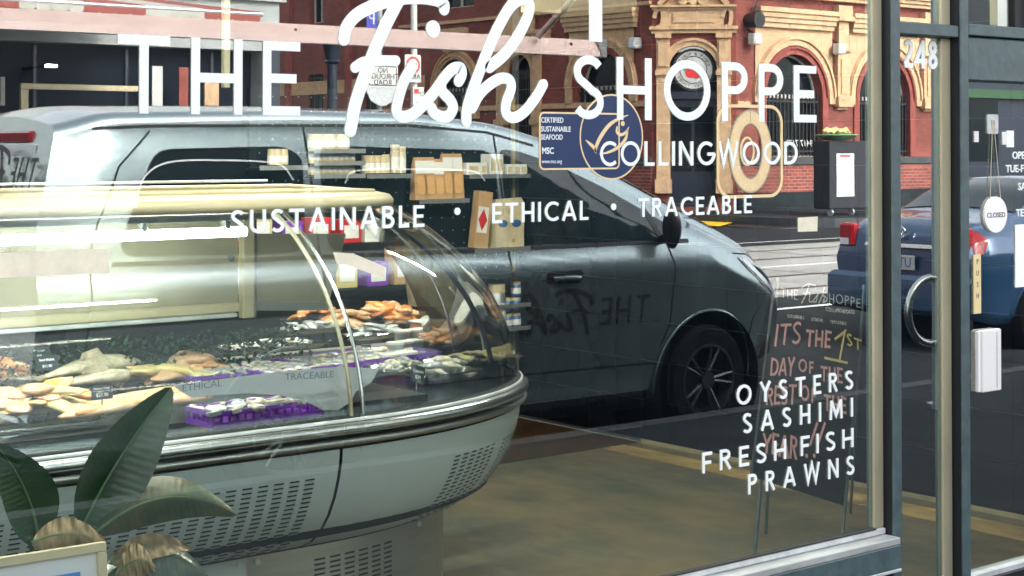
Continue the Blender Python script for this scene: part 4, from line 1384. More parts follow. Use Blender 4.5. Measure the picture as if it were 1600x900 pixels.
MB().grid(rows).build('rear_window', 'van_glass', car, smooth='all')
rows = []
for i in range(9):
    x = 14.72 + (15.55 - 14.72) * i / 8
    c = K.column(x, 1)[36:]
    r = [Vector(p) + Vector((.006, 0, .006)) for p in c]
    rows.append(r + [Vector((p.x, 2 * K.yc - p.y, p.z)) for p in reversed(r[:-1])])
MB().grid(rows).build('windscreen', 'van_glass', car, smooth='all')
MB().box((11.955, K.yc - .38, .695), (12.03, K.yc + .38, .735), ch=.008).build('chrome_strip', 'chrome', car)
MB().box((11.90, K.yc - .80, .12), (12.06, K.yc + .80, .46), ch=.04).build('rear_bumper', 'car_blue', car)
npl = MB().box((11.945, K.yc - .19, .505), (11.957, K.yc + .19, .635), ch=.003).build('number_plate', 'sign_white', car)
text('plate_text', 'UTD 1', 'tin_blue', npl, lambda u, v, h: (11.944 - h, K.yc + .16 - u, .53 + v), .125, thick=.003, sx=.9)
MB().tube([(11.965, K.yc + .075 * math.cos(a), .84 + .05 * math.sin(a)) for a in [i * PI / 12 for i in range(25)]], .008, 6, cap=False).join(MB().tube([(11.963, K.yc + .032 * math.cos(a), .845 + .045 * math.sin(a)) for a in [i * PI / 10 for i in range(21)]], .006, 6, cap=False)).build('badge', 'chrome', car)
# ================================================================ THE SHOP FRONT
WX0, WX1 = -.35, 3.774      # glass of the big window
SILL = .505
TOPZ = 2.75
sw = thing('shop_window', 'big shop window with slate frame and white lettered glass', 'window', (WX0, 0, SILL))
MB().box((WX0, -.006, SILL), (WX1, -.0048, TOPZ)).build('pane', 'shop_glass', sw)
MB().box((WX1 - .043, -.016, SILL + .013), (WX1, -.0066, TOPZ), ch=.003).build('side_bead', 'bead_gold', sw)
MB().box((WX0, -.024, SILL - .006), (WX1 - .001, -.0065, SILL + .012), ch=.003).build('bottom_bead', 'bead_white', sw)
MB().box((WX0, -.075, SILL - .026), (WX1 - .001, .05, SILL - .0065), ch=.002).build('sill', 'sill_grey', sw)
MB().box((WX0, -.078, SILL - .092), (WX1 - .001, .05, SILL - .0265), ch=.002).build('bottom_rail', 'frame_slate', sw)
MB().box((WX0, -.0785, SILL - .101), (WX1 - .001, -.02, SILL - .0925), ch=.001).build('drip_edge', 'bead_white', sw)
MB().box((WX0 - .12, -.08, .02), (WX0 - .001, .05, TOPZ), ch=.004).build('side_post', 'frame_slate', sw)
MB().box((WX0, -.075, TOPZ + .001), (WX1, .05, TOPZ + .08)).build('head', 'frame_slate', sw)


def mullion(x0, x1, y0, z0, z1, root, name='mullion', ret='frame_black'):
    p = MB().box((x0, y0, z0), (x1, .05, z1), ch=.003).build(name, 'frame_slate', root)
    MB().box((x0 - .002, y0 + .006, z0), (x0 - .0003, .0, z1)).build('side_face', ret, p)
    return p


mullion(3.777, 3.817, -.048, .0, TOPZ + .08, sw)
# stall riser of black tiles under the window
rs = thing('tiled_riser', 'low black tiled wall with pale grout under the shop window', 'wall', (WX0, -.05, 0))
MB().box((WX0 - .1, -.045, 0), (3.776, .05, SILL - .102)).build('grout_bed', 'grout', rs)
tp = None
for i in range(21):
    for r in range(3):
        x1 = 3.768 - i * .198; x0 = max(WX0 - .1, x1 - .190)
        z1 = SILL - .108 - r * .138; z0 = max(.01, z1 - .13)
        if x1 > WX0 and z1 > .03:
            MB().box((x0, -.054, z0), (x1, -.0455, z1), ch=.002).build('tile', 'tile_black', rs)
# sidelight with the street number
sd = thing('sidelight_window', 'narrow sidelight window carrying the white number 248', 'window', (3.95, 0, 0))
MB().box((3.8175, -.006, .30), (4.096, -.0048, 1.93)).build('pane', 'shop_glass', sd)
MB().box((4.050, -.016, .301), (4.096, -.0066, 1.925), ch=.003).build('side_bead', 'bead_gold', sd)
MB().box((3.8175, -.03, .0), (4.096, .05, .299)).build('bottom_panel', 'frame_slate', sd)
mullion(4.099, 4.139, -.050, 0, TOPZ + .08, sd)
MB().box((3.8175, -.044, 1.926), (4.0985, .05, 1.962), ch=.003).build('transom', 'frame_slate', sd)
MB().box((3.8175, -.006, 1.963), (4.096, -.0048, TOPZ)).build('top_pane', 'shop_glass', sd)
MB().box((4.05, -.016, 1.963), (4.096, -.0066, TOPZ), ch=.003).build('top_bead', 'bead_gold', sd)
nl = thing('street_number', 'white number 248 on the narrow sidelight glass', 'number', (3.95, -.007, 1.87))
a = onY(1411, 60); b = onY(1462, 106)
lettering(nl, '248', 'vinyl_white', 3.885, 4.043, 1.915, 1.832, .17, win, space=.16)
# glazed door
dr = thing('shop_door', 'glazed slate shop door with notices on its glass', 'door', (4.21, 0, 0))
MB().box((4.1395, -.05, 1.935), (5.35, .05, 1.97), ch=.003).build('transom', 'frame_slate', dr)
MB().box((4.1395, -.045, 1.80), (5.25, .0, 1.93), ch=.004).build('top_rail', 'frame_slate', dr)
MB().box((4.1395, -.006, .315), (5.15, -.0048, 1.799)).build('pane', 'shop_glass', dr)
MB().box((4.1395, -.006, 1.971), (5.25, -.0048, TOPZ)).build('top_pane', 'shop_glass', dr)
MB().box((4.1395, .001, .315), (4.152, .03, 1.799)).build('side_bead', 'galv', dr)
MB().box((4.1395, -.03, .300), (5.15, .0, .3148)).build('bottom_bead', 'bead_white', dr)
MB().box((4.1395, -.045, .03), (5.25, .0, .2995)).build('bottom_rail', 'frame_black', dr)
MB().box((5.151, -.045, .03), (5.25, .04, 1.799)).build('side_rail', 'frame_slate', dr)
MB().box((4.36, .002, 1.971), (4.42, .03, TOPZ)).build('top_bead', 'bead_gold', dr)
MB().box((4.421, -.02, 1.971), (4.50, .04, TOPZ)).build('top_post', 'frame_black', dr)
MB().box((4.501, -.05, 1.971), (4.53, .04, TOPZ)).build('top_mullion', 'frame_slate', dr)
wf = thing('front_wall', 'dark rendered wall of the shop front round the windows', 'wall', (0, 0, 0))
MB().box((5.255, -.08, 0), (6.3, .2, 4.3)).build('pier', 'frame_slate', wf)
MB().box((-9, -.08, 0), (WX0 - .121, .2, 4.3)).build('pier', 'frame_slate', wf)
MB().box((WX0 - .12, -.08, TOPZ + .081), (5.254, .2, 4.3)).build('lintel', 'frame_slate', wf)
MB().box((6.301, -.08, 0), (14, .2, 4.3)).build('neighbour_wall', 'frame_slate', wf)

# ---------------------------------------------------------------- lettering on the window
t1 = thing('window_lettering', 'large white words THE SHOPPE across the top of the glass', 'lettering', (1.4, -.007, 1.67))
xs = lambda px, py=120: onY(px, py).x
lettering(t1, 'THE', 'vinyl_white', xs(181), xs(466), 1.823, 1.667, .125, win, space=.25)
lettering(t1, 'SHOPPE', 'vinyl_white', xs(893), xs(1272), 1.824, 1.668, .135, win, space=.22)
t2 = thing('script_lettering', 'white handwritten script word Fish in the shop name', 'lettering', (2.2, -.007, 1.7))


def script(root, lines, w, name='letter', mm='vinyl_white', k=1.0, ox=0, oy=0):
    for i, (pts, ww) in enumerate(lines):
        P = [(520 + p[0] * 360 / 1473, p[1] * 360 / 1473) for p in pts]
        P = [onY(*p, -.0065) for p in P]
        L = spline([(p.x, p.z) for p in P], 7)
        MB().strip([tuple(q) for q in L], ww, 0, .001 + .0002 * i, win, capr=True).build(name, mm, root)


wS = .0265
script(t2, [
    ([(70, 250), (90, 170), (160, 90), (280, 30), (420, -8), (560, -15), (660, 0), (708, 25), (712, 58)], wS * 1.1),
    ([(440, -30), (390, 60), (320, 200), (240, 390), (180, 550), (140, 680), (122, 780), (112, 832)], wS * 1.15),
    ([(142, 432), (200, 398), (290, 388), (402, 388)], wS * .9),
    ([(505, 430), (450, 530), (415, 650), (408, 715), (440, 745), (500, 735), (570, 680), (640, 600), (720, 490), (770, 440), (815, 435), (825, 475), (805, 520)], wS),
    ([(690, 530), (700, 585), (750, 640), (768, 690), (740, 740), (690, 745), (645, 720), (630, 690)], wS),
    ([(1000, 430), (1100, 345), (1190, 220), (1250, 90), (1250, 15), (1195, 0), (1130, 50), (1050, 190), (980, 350), (900, 560), (858, 700), (853, 775)], wS * 1.05),
    ([(890, 690), (940, 600), (1010, 535), (1080, 500), (1130, 515), (1138, 570), (1108, 660), (1110, 730), (1160, 752), (1230, 710), (1300, 620), (1346, 540)], wS * .98),
], wS)
p = onY(520 + 630 * 360 / 1473, 186 * 360 / 1473)
MB().prism(circ(20, .0195, p.x, p.z), 0, .0012, win).build('dot', 'vinyl_white', t2)
t3 = thing('collingwood_lettering', 'white word COLLINGWOOD under the shop name', 'lettering', (2.9, -.007, 1.58))
lettering(t3, 'COLLINGWOOD', 'vinyl_white', xs(934), xs(1243), 1.615, 1.553, .14, win, space=.2)
t4 = thing('slogan_lettering', 'white slogan SUSTAINABLE ETHICAL TRACEABLE with dots between the words', 'lettering', (2.2, -.007, 1.44))
lettering(t4, 'SUSTAINABLE', 'vinyl_white', xs(359), xs(660), 1.470, 1.421, .15, win, space=.2)
lettering(t4, 'ETHICAL', 'vinyl_white', xs(766), xs(916), 1.470, 1.423, .15, win, space=.2)
lettering(t4, 'TRACEABLE', 'vinyl_white', xs(994), xs(1171), 1.472, 1.425, .15, win, space=.2)
for x in (712, 956):
    q = onY(x, 330 if x < 800 else 323)
    MB().prism(circ(14, .0085, q.x, q.z), 0, .001, win).build('dot', 'vinyl_white', t4)
t5 = thing('menu_lettering', 'white words OYSTERS SASHIMI FRESH FISH PRAWNS low on the glass', 'lettering', (3.4, -.007, .8))
for s, l, r, yl, yr, h in (('OYSTERS', 1148, 1330, 612, 598, 33), ('SASHIMI', 1158, 1330, 659, 638, 33), ('FRESH FISH', 1094, 1331, 722, 684, 35), ('PRAWNS', 1166, 1332, 754, 728, 33)):
    A, B = onY(l, yl), onY(r, yr)
    zc = (A.z + B.z) / 2
    lettering(t5, s, 'vinyl_white', A.x, B.x, zc + .0265, zc - .0265, .15, win, space=.55 if s != 'FRESH FISH' else .38, wordgap=.0)

# certified seafood sticker
st = thing('seafood_sticker', 'blue certified sustainable seafood sticker with cream outline and fish swoosh', 'sticker', (2.6, -.007, 1.6))
IN = lambda u, v, h: (u, -.0062 - h * .3, v)
a = onY(841, 176); b = onY(955, 263)
ce = onY(953, 214)
W_, H_ = (b.x - a.x), (a.z - b.z)
MB().prism(rrect(W_ + .02, H_, .012, 5, a.x + W_ / 2 + .01, (a.z + b.z) / 2), .0, .0004, win).build('backing', 'sticker_blue', st)
MB().prism(circ(36, .104, ce.x, ce.z, ry=.105), .0, .0005, win).build('disc', 'sticker_blue', st)
MB().strip(rrect(W_ + .02, H_, .012, 5, a.x + W_ / 2 + .01, (a.z + b.z) / 2), .0042, -.0, .0007, win, closed=True).build('outline', 'vinyl_cream', st)
MB().strip(circ(40, .104, ce.x, ce.z), .004, .0, .0009, win, closed=True).build('ring', 'vinyl_cream', st)


def zpt(x, y):      # the enlarged survey crop of the sticker
    q = onY(830 + x * 180 / 1409, 160 + y * 180 / 1409, -.0065)
    return (q.x, q.z)


for pts, ww in (([(1185, 155), (1080, 195), (960, 270), (860, 400), (800, 520), (780, 610)], [.002, .006, .010, .011, .010, .006]), ([(665, 460), (720, 510), (770, 560), (790, 620)], [.002, .008, .009, .004]),
                ([(1050, 290), (1045, 360), (1090, 395), (1150, 370), (1195, 300)], [.004, .007, .008, .007, .002]), ([(1180, 330), (1150, 450), (1060, 550), (940, 610), (830, 632)], [.004, .009, .009, .006, .002])):
    L = spline([zpt(*q) for q in pts], 5)
    ws = [ww[0]] * len(L)
    for i in range(len(L)):
        f_ = i / (len(L) - 1) * (len(ww) - 1); k = min(int(f_), len(ww) - 2)
        ws[i] = ww[k] + (ww[k + 1] - ww[k]) * (f_ - k)
    MB().strip([tuple(q) for q in L], ws, 0, .0009, win).build('swoosh', 'vinyl_cream', st)
q = zpt(1118, 258)
MB().prism(circ(12, .0065, *q), 0, .001, win).build('eye', 'vinyl_cream', st)
for s, y0, hgt in (('CERTIFIED', 245, 1.0), ('SUSTAINABLE', 355, 1.0), ('SEAFOOD', 455, 1.0)):
    q = zpt(118, y0)
    text('word', s, 'vinyl_white', st, lambda u, v, h: win(q[0] + u, q[1] + v, h), .0178, 'LEFT', .0009, sx=.86, bold=.01)
q = zpt(128, 628); text('word', 'MSC', 'vinyl_white', st, lambda u, v, h: win(q[0] + u, q[1] + v, h), .0215, 'LEFT', .0009, sx=.9, bold=.02)
q = zpt(128, 745); text('word', 'www.msc.org', 'vinyl_white', st, lambda u, v, h: win(q[0] + u, q[1] + v, h), .0135, 'LEFT', .0009, sx=.84)

# cream oval plaque hanging behind the glass
pq = thing('oval_plaque', 'cream oval ring in a rounded cream frame hung inside the glass', 'plaque', (3.2, .01, 1.55))
a = onY(1112, 162, .012); b = onY(1215, 308, .012)
cx_, cz_ = (a.x + b.x) / 2, (a.z + b.z) / 2
w_, h_ = b.x - a.x, a.z - b.z
IB = lambda u, v, h: (u, -.0066 - h * .07, v)
MB().strip(rrect(w_ - .008, h_ - .01, .045, 8, cx_, cz_), .0085, 0, .01, IB, closed=True).build('outer_frame', 'vinyl_cream', pq)
MB().strip([(cx_ + .064 * math.sin(t), cz_ + .01 * 0 + .092 * math.cos(t)) for t in [i * 2 * PI / 48 for i in range(48)]], .034, 0, .008, IB, closed=True).build('oval_ring', 'vinyl_cream', pq)
MB().strip([(cx_ + .0815 * math.sin(t), cz_ + .109 * math.cos(t)) for t in [i * 2 * PI / 48 for i in range(48)]], .004, -.001, .01, IB, closed=True).build('rim', 'bead_gold', pq)
MB().strip([(cx_ + .0465 * math.sin(t), cz_ + .074 * math.cos(t)) for t in [i * 2 * PI / 48 for i in range(48)]], .003, -.001, .01, IB, closed=True).build('rim', 'bead_gold', pq)
MB().strip([(cx_ - .012 + .025 * math.sin(t), cz_ + .0 + .036 * math.cos(t)) for t in [i * 2 * PI / 36 for i in range(36)]], .006, 0, .008, IB, closed=True).build('inner_ring', 'vinyl_cream', pq)
rv = MB()
for i in range(28):
    t = i * 2 * PI / 28
    for k_ in (.056, .073):
        rv.prism(circ(6, .0014, cx_ + k_ * math.sin(t), cz_ + (k_ + .0275) * math.cos(t)), -.001, .0092, IB)
rv.build('rivets', 'bead_gold', pq)['kind'] = 'stuff'
MB().box((cx_ - .001, -.0074, cz_ + .074), (cx_ + .001, -.0068, cz_ + .109)).build('slit', 'bead_gold', pq)

# bits of tape and labels on the glass
for nm, lb, ct, px0, py0, px1, py1, mm in (
        ('price_label', 'small cream square label on the glass over the far kerb', 'label', 1244, 338, 1275, 364, 'tape'),
        ('masking_tape', 'long cream strip of tape on the lower left of the glass', 'tape', -40, 401, 170, 432, 'tape')):
    A = onY(px0, (py0 + py1) / 2); B = onY(px1, (py0 + py1) / 2); hz_ = (py1 - py0) / 2 / FPX * 4.0
    MB().prism([(A.x, A.z + hz_ * .95), (B.x, A.z + hz_), (B.x - .002, A.z - hz_), (A.x, A.z - hz_ * .95)], 0, .0006, IN).build(nm, mm, label=lb, cat=ct)
hp_ = [(518, 394), (552, 396), (541, 413), (524, 412)], [(552, 397), (600, 417), (596, 434), (541, 414)]
tt = thing('torn_tape', 'two torn cream tape pieces stuck inside the counter glass', 'tape', (2.5, .02, 1.35))
for k_ in hp_:
    L = [onY(*q) for q in k_]
    MB().prism([(q.x, q.z) for q in L], 0, .0006, IN).build('tape_piece', 'tape', tt)
# the bright vertical strip over the rail
A = onY(918, -60); B = onY(938, 66)
MB().prism([(A.x, A.z), (B.x, A.z), (B.x, B.z), (A.x, B.z)], 0, .0008, win).build('white_strip', 'vinyl_white', label='short white vertical strip stuck at the top of the glass', cat='tape')

# ---------------------------------------------------------------- things on the door
cs = thing('closed_sign', 'oval white wooden sign reading CLOSED hung on string in the door', 'sign', (4.31, .01, 1.39))
c = onY(1545, 335, .012)
MB().prism(circ(32, .0585, c.x, c.z, ry=.0555), -.0075, -.014, lambda u, v, h: (u, h, v)).build('board', 'mount_white', cs)
text('word', 'CLOSED', 'sign_black', cs, lambda u, v, h: (c.x + u, -.0141 - h, c.z - .008 + v), 0.0215, 'CENTER', .0008, sx=1.2, bold=.008)
k = onY(1545, 195, .006)
MB().tube([(c.x - .028, -.012, c.z + .043), (k.x - .004, -.010, k.z)], .0011, 6).join(MB().tube([(c.x + .028, -.012, c.z + .043), (k.x + .004, -.010, k.z)], .0011, 6)).build('string', 'string', cs)
MB().prism(rrect(.056, .060, .006, 3, k.x, k.z + .002), .0067, .009, lambda u, v, h: (u, -h, v)).build('hook_plate', 'tub_clear', cs)
MB().strip(spline([(k.x - .010, k.z + .016), (k.x - .004, k.z - .014), (k.x + .004, k.z - .004), (k.x + .002, k.z + .014), (k.x + .008, k.z - .012)], 4), .0022, .0092, .012, lambda u, v, h: (u, -h, v)).build('hook', 'string', cs)
hl = thing('hours_lettering', 'white opening hours lettering on the right of the door glass', 'lettering', (4.42, -.007, 1.5))
for s, px, py, hh in (('OPEN', 1579, 248, .0155), ('TUE-FRI', 1569, 269, .0155), ('SAT', 1588, 297, .0155), ('TEL', 1585, 338, .0155)):
    q = onY(px, py)
    text('word', s, 'vinyl_white', hl, lambda u, v, h: win(q.x + u, q.z + v, h), .032, 'LEFT', .0006, sx=1.15, bold=.02)
ps = thing('push_plate', 'cream plate with the upright word PUSH on the door edge', 'sign', (4.225, -.008, 1.2))
a = onY(1518, 398); b = onY(1529, 489)
MB().box((a.x - .002, -.0095, b.z), (b.x, -.0066, a.z)).build('plate', 'push_cream', ps)
for i, ch in enumerate('PUSH'):
    text('letter', ch, 'sign_black', ps, lambda u, v, h: ((a.x + b.x) / 2 - .001 + u, -.0097 - h, a.z - .029 - i * .0345 + v), .023, 'CENTER', .0006, sx=.8)
a = onY(1520, 516); b = onY(1554, 608)
sn = thing('door_closer_box', 'white plastic box fixed low on the inside of the door glass', 'box', (a.x, .01, b.z))
MB().box((a.x + .012, -.026, b.z), (b.x, -.007, a.z), ch=.003).build('cover', 'sensor_white', sn)
MB().box((a.x, -.020, b.z + .002), (a.x + .0115, -.007, a.z - .002), ch=.002).build('side_strip', 'mount_white', sn)
MB().box((b.x - .026, -.0268, b.z + .01), (b.x - .023, -.0262, a.z - .01)).build('groove', 'galv', sn)
for nm, lb, x0, y0, x1, y1, mm in (('white_notice', 'white notice sheet at the right edge of the door', 1583, 351, 1640, 444, 'mount_white'), ('small_notice', 'small printed white notice at the top corner of the door', 1512, 101, 1537, 123, 'paper'),
                                   ('tiny_sticker', 'tiny square white sticker above the notice on the door frame', 1514, 78, 1524, 95, 'paper'), ('folded_notice', 'small pale folded notice behind the door glass', 1563, 206, 1570, 226, 'paper'), ('card_notice', 'small pale card beside the folded notice behind the door glass', 1570, 204, 1581, 230, 'mount_white'), ('small_tag', 'small white tag on the door edge below the notices', 1519, 205, 1526, 222, 'paper')):
    a = onY(x0, y0); b = onY(x1, y1)
    MB().box((a.x, -.0078, b.z), (b.x, -.0067, a.z)).build(nm, mm, label=lb, cat='notice')

# seal lines and screw heads on the frames
MB().box((WX0, -.0255, SILL + .0125), (WX1 - .045, -.0068, SILL + .0155)).build('seal', 'slot_black', sw)
for i, x in enumerate((.6, 1.5, 2.4, 3.3)):
    MB().cyl((x, -.0768, SILL - .016), .004, .002, 10, 'y').build('screw', 'galv', sw)
for z in (.7, 1.15, 1.6):
    MB().cyl((3.752, -.0175, z), .0032, .002, 10, 'y').build('screw', 'galv', sw)
    MB().cyl((4.073, -.0175, z), .0032, .002, 10, 'y').build('screw', 'galv', sd)
# ================================================================ INSIDE THE SHOP
RX = 6.15; BY = 4.62
MB().box((-3, .05, -.3), (RX, BY, 0)).build('shop_floor', 'floor_lino', kind='structure')
MB().quad((-2.9, 3.5, .004), (RX - .02, 3.5, .004), (RX - .02, BY, .004), (-2.9, BY, .004)).build('wood_floor', 'floor_wood', kind='structure')
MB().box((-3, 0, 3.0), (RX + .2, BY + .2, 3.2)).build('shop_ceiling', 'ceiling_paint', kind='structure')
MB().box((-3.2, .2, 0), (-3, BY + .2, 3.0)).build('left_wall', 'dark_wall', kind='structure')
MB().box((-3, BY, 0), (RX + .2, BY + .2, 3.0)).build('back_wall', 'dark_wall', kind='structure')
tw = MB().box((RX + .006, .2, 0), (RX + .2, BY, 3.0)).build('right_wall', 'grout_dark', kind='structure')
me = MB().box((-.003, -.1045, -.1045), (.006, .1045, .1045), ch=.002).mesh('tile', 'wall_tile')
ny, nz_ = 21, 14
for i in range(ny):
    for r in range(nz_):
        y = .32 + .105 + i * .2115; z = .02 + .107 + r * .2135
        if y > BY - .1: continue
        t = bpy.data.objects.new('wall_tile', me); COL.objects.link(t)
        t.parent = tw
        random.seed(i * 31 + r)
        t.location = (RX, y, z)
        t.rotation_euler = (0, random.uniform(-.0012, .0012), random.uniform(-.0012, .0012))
MB().box((RX - .012, .2, 0), (RX - .0035, 3.49, .02)).build('skirting', 'skirting', tw)
# yellowish worn strip on the floor along the tiled wall
MB().prism([(RX - .35, .4), (RX - .14, .4), (RX - .14, 3.49), (RX - .30, 3.49)], .0, .0035, lambda u, v, h: (u, v, .001 + h)).build('floor_strip', mat('strip_tan', (.30, .22, .09), .45, var=.45, scale=5, stretch=(1, .5, 1)), kind='structure')
# pegboard on the back wall
pbX0, pbX1 = 4.35, 6.12
pb = thing('pegboard', 'dark pegboard wall behind the shelves with a gold edge trim', 'pegboard', (4.5, BY, .2))
board_y = BY - .03
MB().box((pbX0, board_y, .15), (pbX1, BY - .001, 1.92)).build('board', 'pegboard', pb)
hm = MB()
for i in range(22):
    for r in range(23):
        hm.prism(circ(6, .0035, pbX0 + .06 + i * .08, .22 + r * .075), 0, -.0015, lambda u, v, h: (u, board_y - .0005 + h, v))
hm.build('pegs', 'pole_grey', pb)['kind'] = 'stuff'
MB().box((pbX1 + .001, board_y - .016, .13), (pbX1 + .022, BY - .002, 1.9)).build('edge_trim', 'gold_trim', pb)
for x in (5.05,):
    MB().box((x, board_y - .006, .15), (x + .006, board_y - .0015, 1.92)).build('board_joint', 'slot_black', pb)


def shelf(x0, x1, z, lab):
    s = thing('peg_shelf', lab, 'shelf', ((x0 + x1) / 2, board_y - .07, z))
    MB().box((x0, board_y - .15, z - .012), (x1, board_y - .002, z)).build('board', 'black_plastic', s)
    MB().box((x0, board_y - .152, z - .012), (x1, board_y - .150, z + .012)).build('lip', 'galv', s)
    return s


def jar(name, x, z, w, h, m, lab, kind='jar', cat='jar', grp=None, y=None, band='paper'):
    y = board_y - .08 if y is None else y
    o = thing(name, lab, cat, (x, y, z), grp)
    if kind == 'jar':
        MB().lathe([(0, z), (w * .5, z + .002), (w * .5, z + h * .72), (w * .42, z + h * .82), (0, z + h * .82)], (x, y, 0), 14).build('body', m, o, smooth=True)
        MB().lathe([(0, z + h * .8), (w * .46, z + h * .8), (w * .46, z + h), (0, z + h)], (x, y, 0), 14).build('lid', 'jar_beige', o)
        MB().lathe([(w * .505, z + h * .18), (w * .505, z + h * .58)], (x, y, 0), 14).build('label', band, o)
    elif kind == 'box':
        MB().box((x - w / 2, y - .045, z), (x + w / 2, y + .045, z + h), ch=.002).build('carton', m, o)
        MB().box((x - w * .36, y - .0465, z + h * .2), (x + w * .36, y - .0455, z + h * .75)).build('label', band, o)
    elif kind == 'pouch':
        a = MB()
        a.prism([(-w / 2, 0), (w / 2, 0), (w / 2, h * .8), (w * .40, h), (-w * .40, h), (-w / 2, h * .8)], -.03, .03, lambda u, v, hh: (x + u, y + hh * (1 - .75 * v / h), z + v))
        a.build('pouch', m, o)
        MB().prism(rrect(w * .62, h * .42, w * .2, 4, 0, h * .34), -.034, -.031, lambda u, v, hh: (x + u, y + hh * (1 - .75 * v / h) - .002, z + v)).build('window', 'pack_orange', o)
        MB().prism([(-w * .4, h * .62), (w * .4, h * .62), (w * .4, h * .92), (-w * .4, h * .92)], -.034, -.031, lambda u, v, hh: (x + u, y + hh * (1 - .75 * v / h) - .002, z + v)).build('label', band, o)
    return o


bx = lambda px, py=240: onY(px, py, board_y - .08).x
bz = lambda px, py: onY(px, py, board_y - .1).z
s1 = shelf(bx(395), bx(470), bz(430, 262), 'short black peg shelf at the far left of the pegboard')
for i, px in enumerate((425, 434, 443)): jar('jar', bx(px), bz(430, 258), .05, .085, 'jar_beige', ORD[i] + ' small beige jar on the far left peg shelf', grp='beige jars on the far left peg shelf')
s2 = shelf(bx(480), bx(560), bz(520, 275), 'black peg shelf carrying the lower row of yellow jars')
for i in range(8): jar('yellow_jar', bx(488 + i * 8.6), bz(520, 273), .048, .075, 'jar_yellow', ORD[i] + ' squat yellow jar from the left in the lower row', grp='yellow jars in the lower row')
s3 = shelf(bx(480), bx(560), bz(520, 255), 'black peg shelf carrying the middle row of yellow jars')
for i in range(8): jar('yellow_jar', bx(488 + i * 8.6), bz(520, 253), .048, .072, 'jar_yellow', ORD[i] + ' squat yellow jar from the left in the middle row', grp='yellow jars in the middle row')
s4 = shelf(bx(480), bx(560), bz(520, 236), 'black peg shelf carrying three pale jars above the yellow jars')
for i, px in enumerate((493, 513, 534)): jar('pale_jar', bx(px), bz(520, 234), .085, .085, 'jar_beige', ORD[i] + ' wide pale jar from the left above the yellow jars', grp='wide pale jars')
s5 = shelf(bx(562), bx(634), bz(600, 275), 'black peg shelf right of the yellow jars')
for i in range(4): jar('spice_jar', bx(571 + i * 9), bz(600, 271), .052, .10, 'jar_beige', ORD[i] + ' of four pale spice jars right of the yellow jars', grp='four spice jars')
jar('spice_jar', bx(603), bz(603, 271), .045, .105, 'jar_beige', 'single slim spice jar right of the group of four')
for i, (px, hh) in enumerate(((617, .13), (627, .12))): jar('bottle', bx(px), bz(620, 271), .055, hh + .03, 'oyster_shell', ORD[i] + ' of two speckled bottles at the right end of the spice shelf', grp='speckled bottles')
s6 = shelf(bx(644), bx(722), bz(680, 314), 'black peg shelf under the orange pouches')
for i, (px, hh, m_) in enumerate(((654, .24, 'paper'), (669, .24, 'paper'), (683, .23, 'paper'), (697, .26, 'carton'), (712, .26, 'carton'))):
    jar('food_pouch', bx(px), bz(680, 312), .083, hh, 'carton', ORD[i] + ' brown paper food pouch from the left on the pegboard', kind='pouch', cat='pouch', grp='brown food pouches in a row')
s7 = shelf(bx(722), bx(822), bz(770, 275), 'black peg shelf of small white boxes near the gold trim')
for i, (px, w_, hh) in enumerate(((733, .09, .07), (749, .05, .07), (764, .055, .12), (774, .05, .12), (790, .05, .06), (801, .05, .06), (811, .05, .06))):
    jar('small_box', bx(px), bz(770, 273), w_, hh, 'paper', ORD[i] + ' small white box from the left on the shelf near the gold trim', kind='box', cat='box', grp='small white boxes near the gold trim', band='jar_beige')
for k in range(2):
    s8 = shelf(bx(730), bx(822), bz(770, 389 - 0) - .002 - k * .33, ('black peg shelf at the height of the paper bags', 'lower black peg shelf with tins')[k])
o = thing('snack_box', 'tall leaning brown box with a red diamond mark', 'box', (bx(742, 350), board_y - .1, bz(742, 388)))
x, z = bx(742, 350), bz(742, 388)
Rm = Matrix.Translation((x, board_y - .1, z)) @ Matrix.Rotation(.13, 4, 'Y')
MB().box((-.045, -.03, 0), (.055, .03, .33), rot=Rm, ch=.002).build('carton', 'carton', o)
MB().box((-.04, -.031, .09), (.035, -.0305, .24), rot=Rm).build('label', 'paper', o)
m = MB(); m._add([(-.003, -.0315, .10), (.03, -.0315, .165), (-.003, -.0315, .23), (-.036, -.0315, .165)], [(0, 1, 2, 3)], Rm); m.build('diamond', 'sign_red', o)
o = thing('snack_bag', 'pale paper bag with blue fish drawings beside the brown box', 'bag', (bx(787, 360), board_y - .1, bz(787, 388)))
x, z = bx(788, 360), bz(788, 389)
MB().prism([(-.11, 0), (.10, 0), (.12, .27), (.10, .30), (-.09, .29), (-.10, .25)], -.04, .04, lambda u, v, h: (x + u, board_y - .1 + h * (1 - v * 2.2), z + v)).build('bag', 'jar_beige', o)
for du in (-.05, .05):
    MB().prism(circ(14, .034, du, .15, ry=.022), -.0, .002, lambda u, v, h: (x + u, board_y - .131 - h, z + v)).build('fish_mark', 'tin_blue', o)
MB().prism(circ(10, .02, .01, .22), 0, .002, lambda u, v, h: (x + u, board_y - .122 - h, z + v)).join(MB().prism(circ(10, .012, .02, .05), 0, .002, lambda u, v, h: (x + u, board_y - .141 - h, z + v))).build('print', 'carton', o)
zt = bz(800, 512)
sx_ = shelf(bx(770), bx(825), zt, 'black peg shelf with stacked blue tins low by the gold trim')
for r in range(3):
    for c_ in range(2):
        if (r, c_) == (2, 0): continue
        jar('blue_tin', bx(793 + c_ * 13), zt + r * .092, .062, .082, 'tin_blue', ('left', 'right')[c_] + ' blue tin in the ' + ('bottom', 'middle', 'top')[r] + ' row stacked by the gold trim', grp='stacked blue tins', cat='tin')
jar('canister', bx(776, 450), zt, .11, .26, 'galv', 'grey metal canister left of the blue tins', cat='canister')
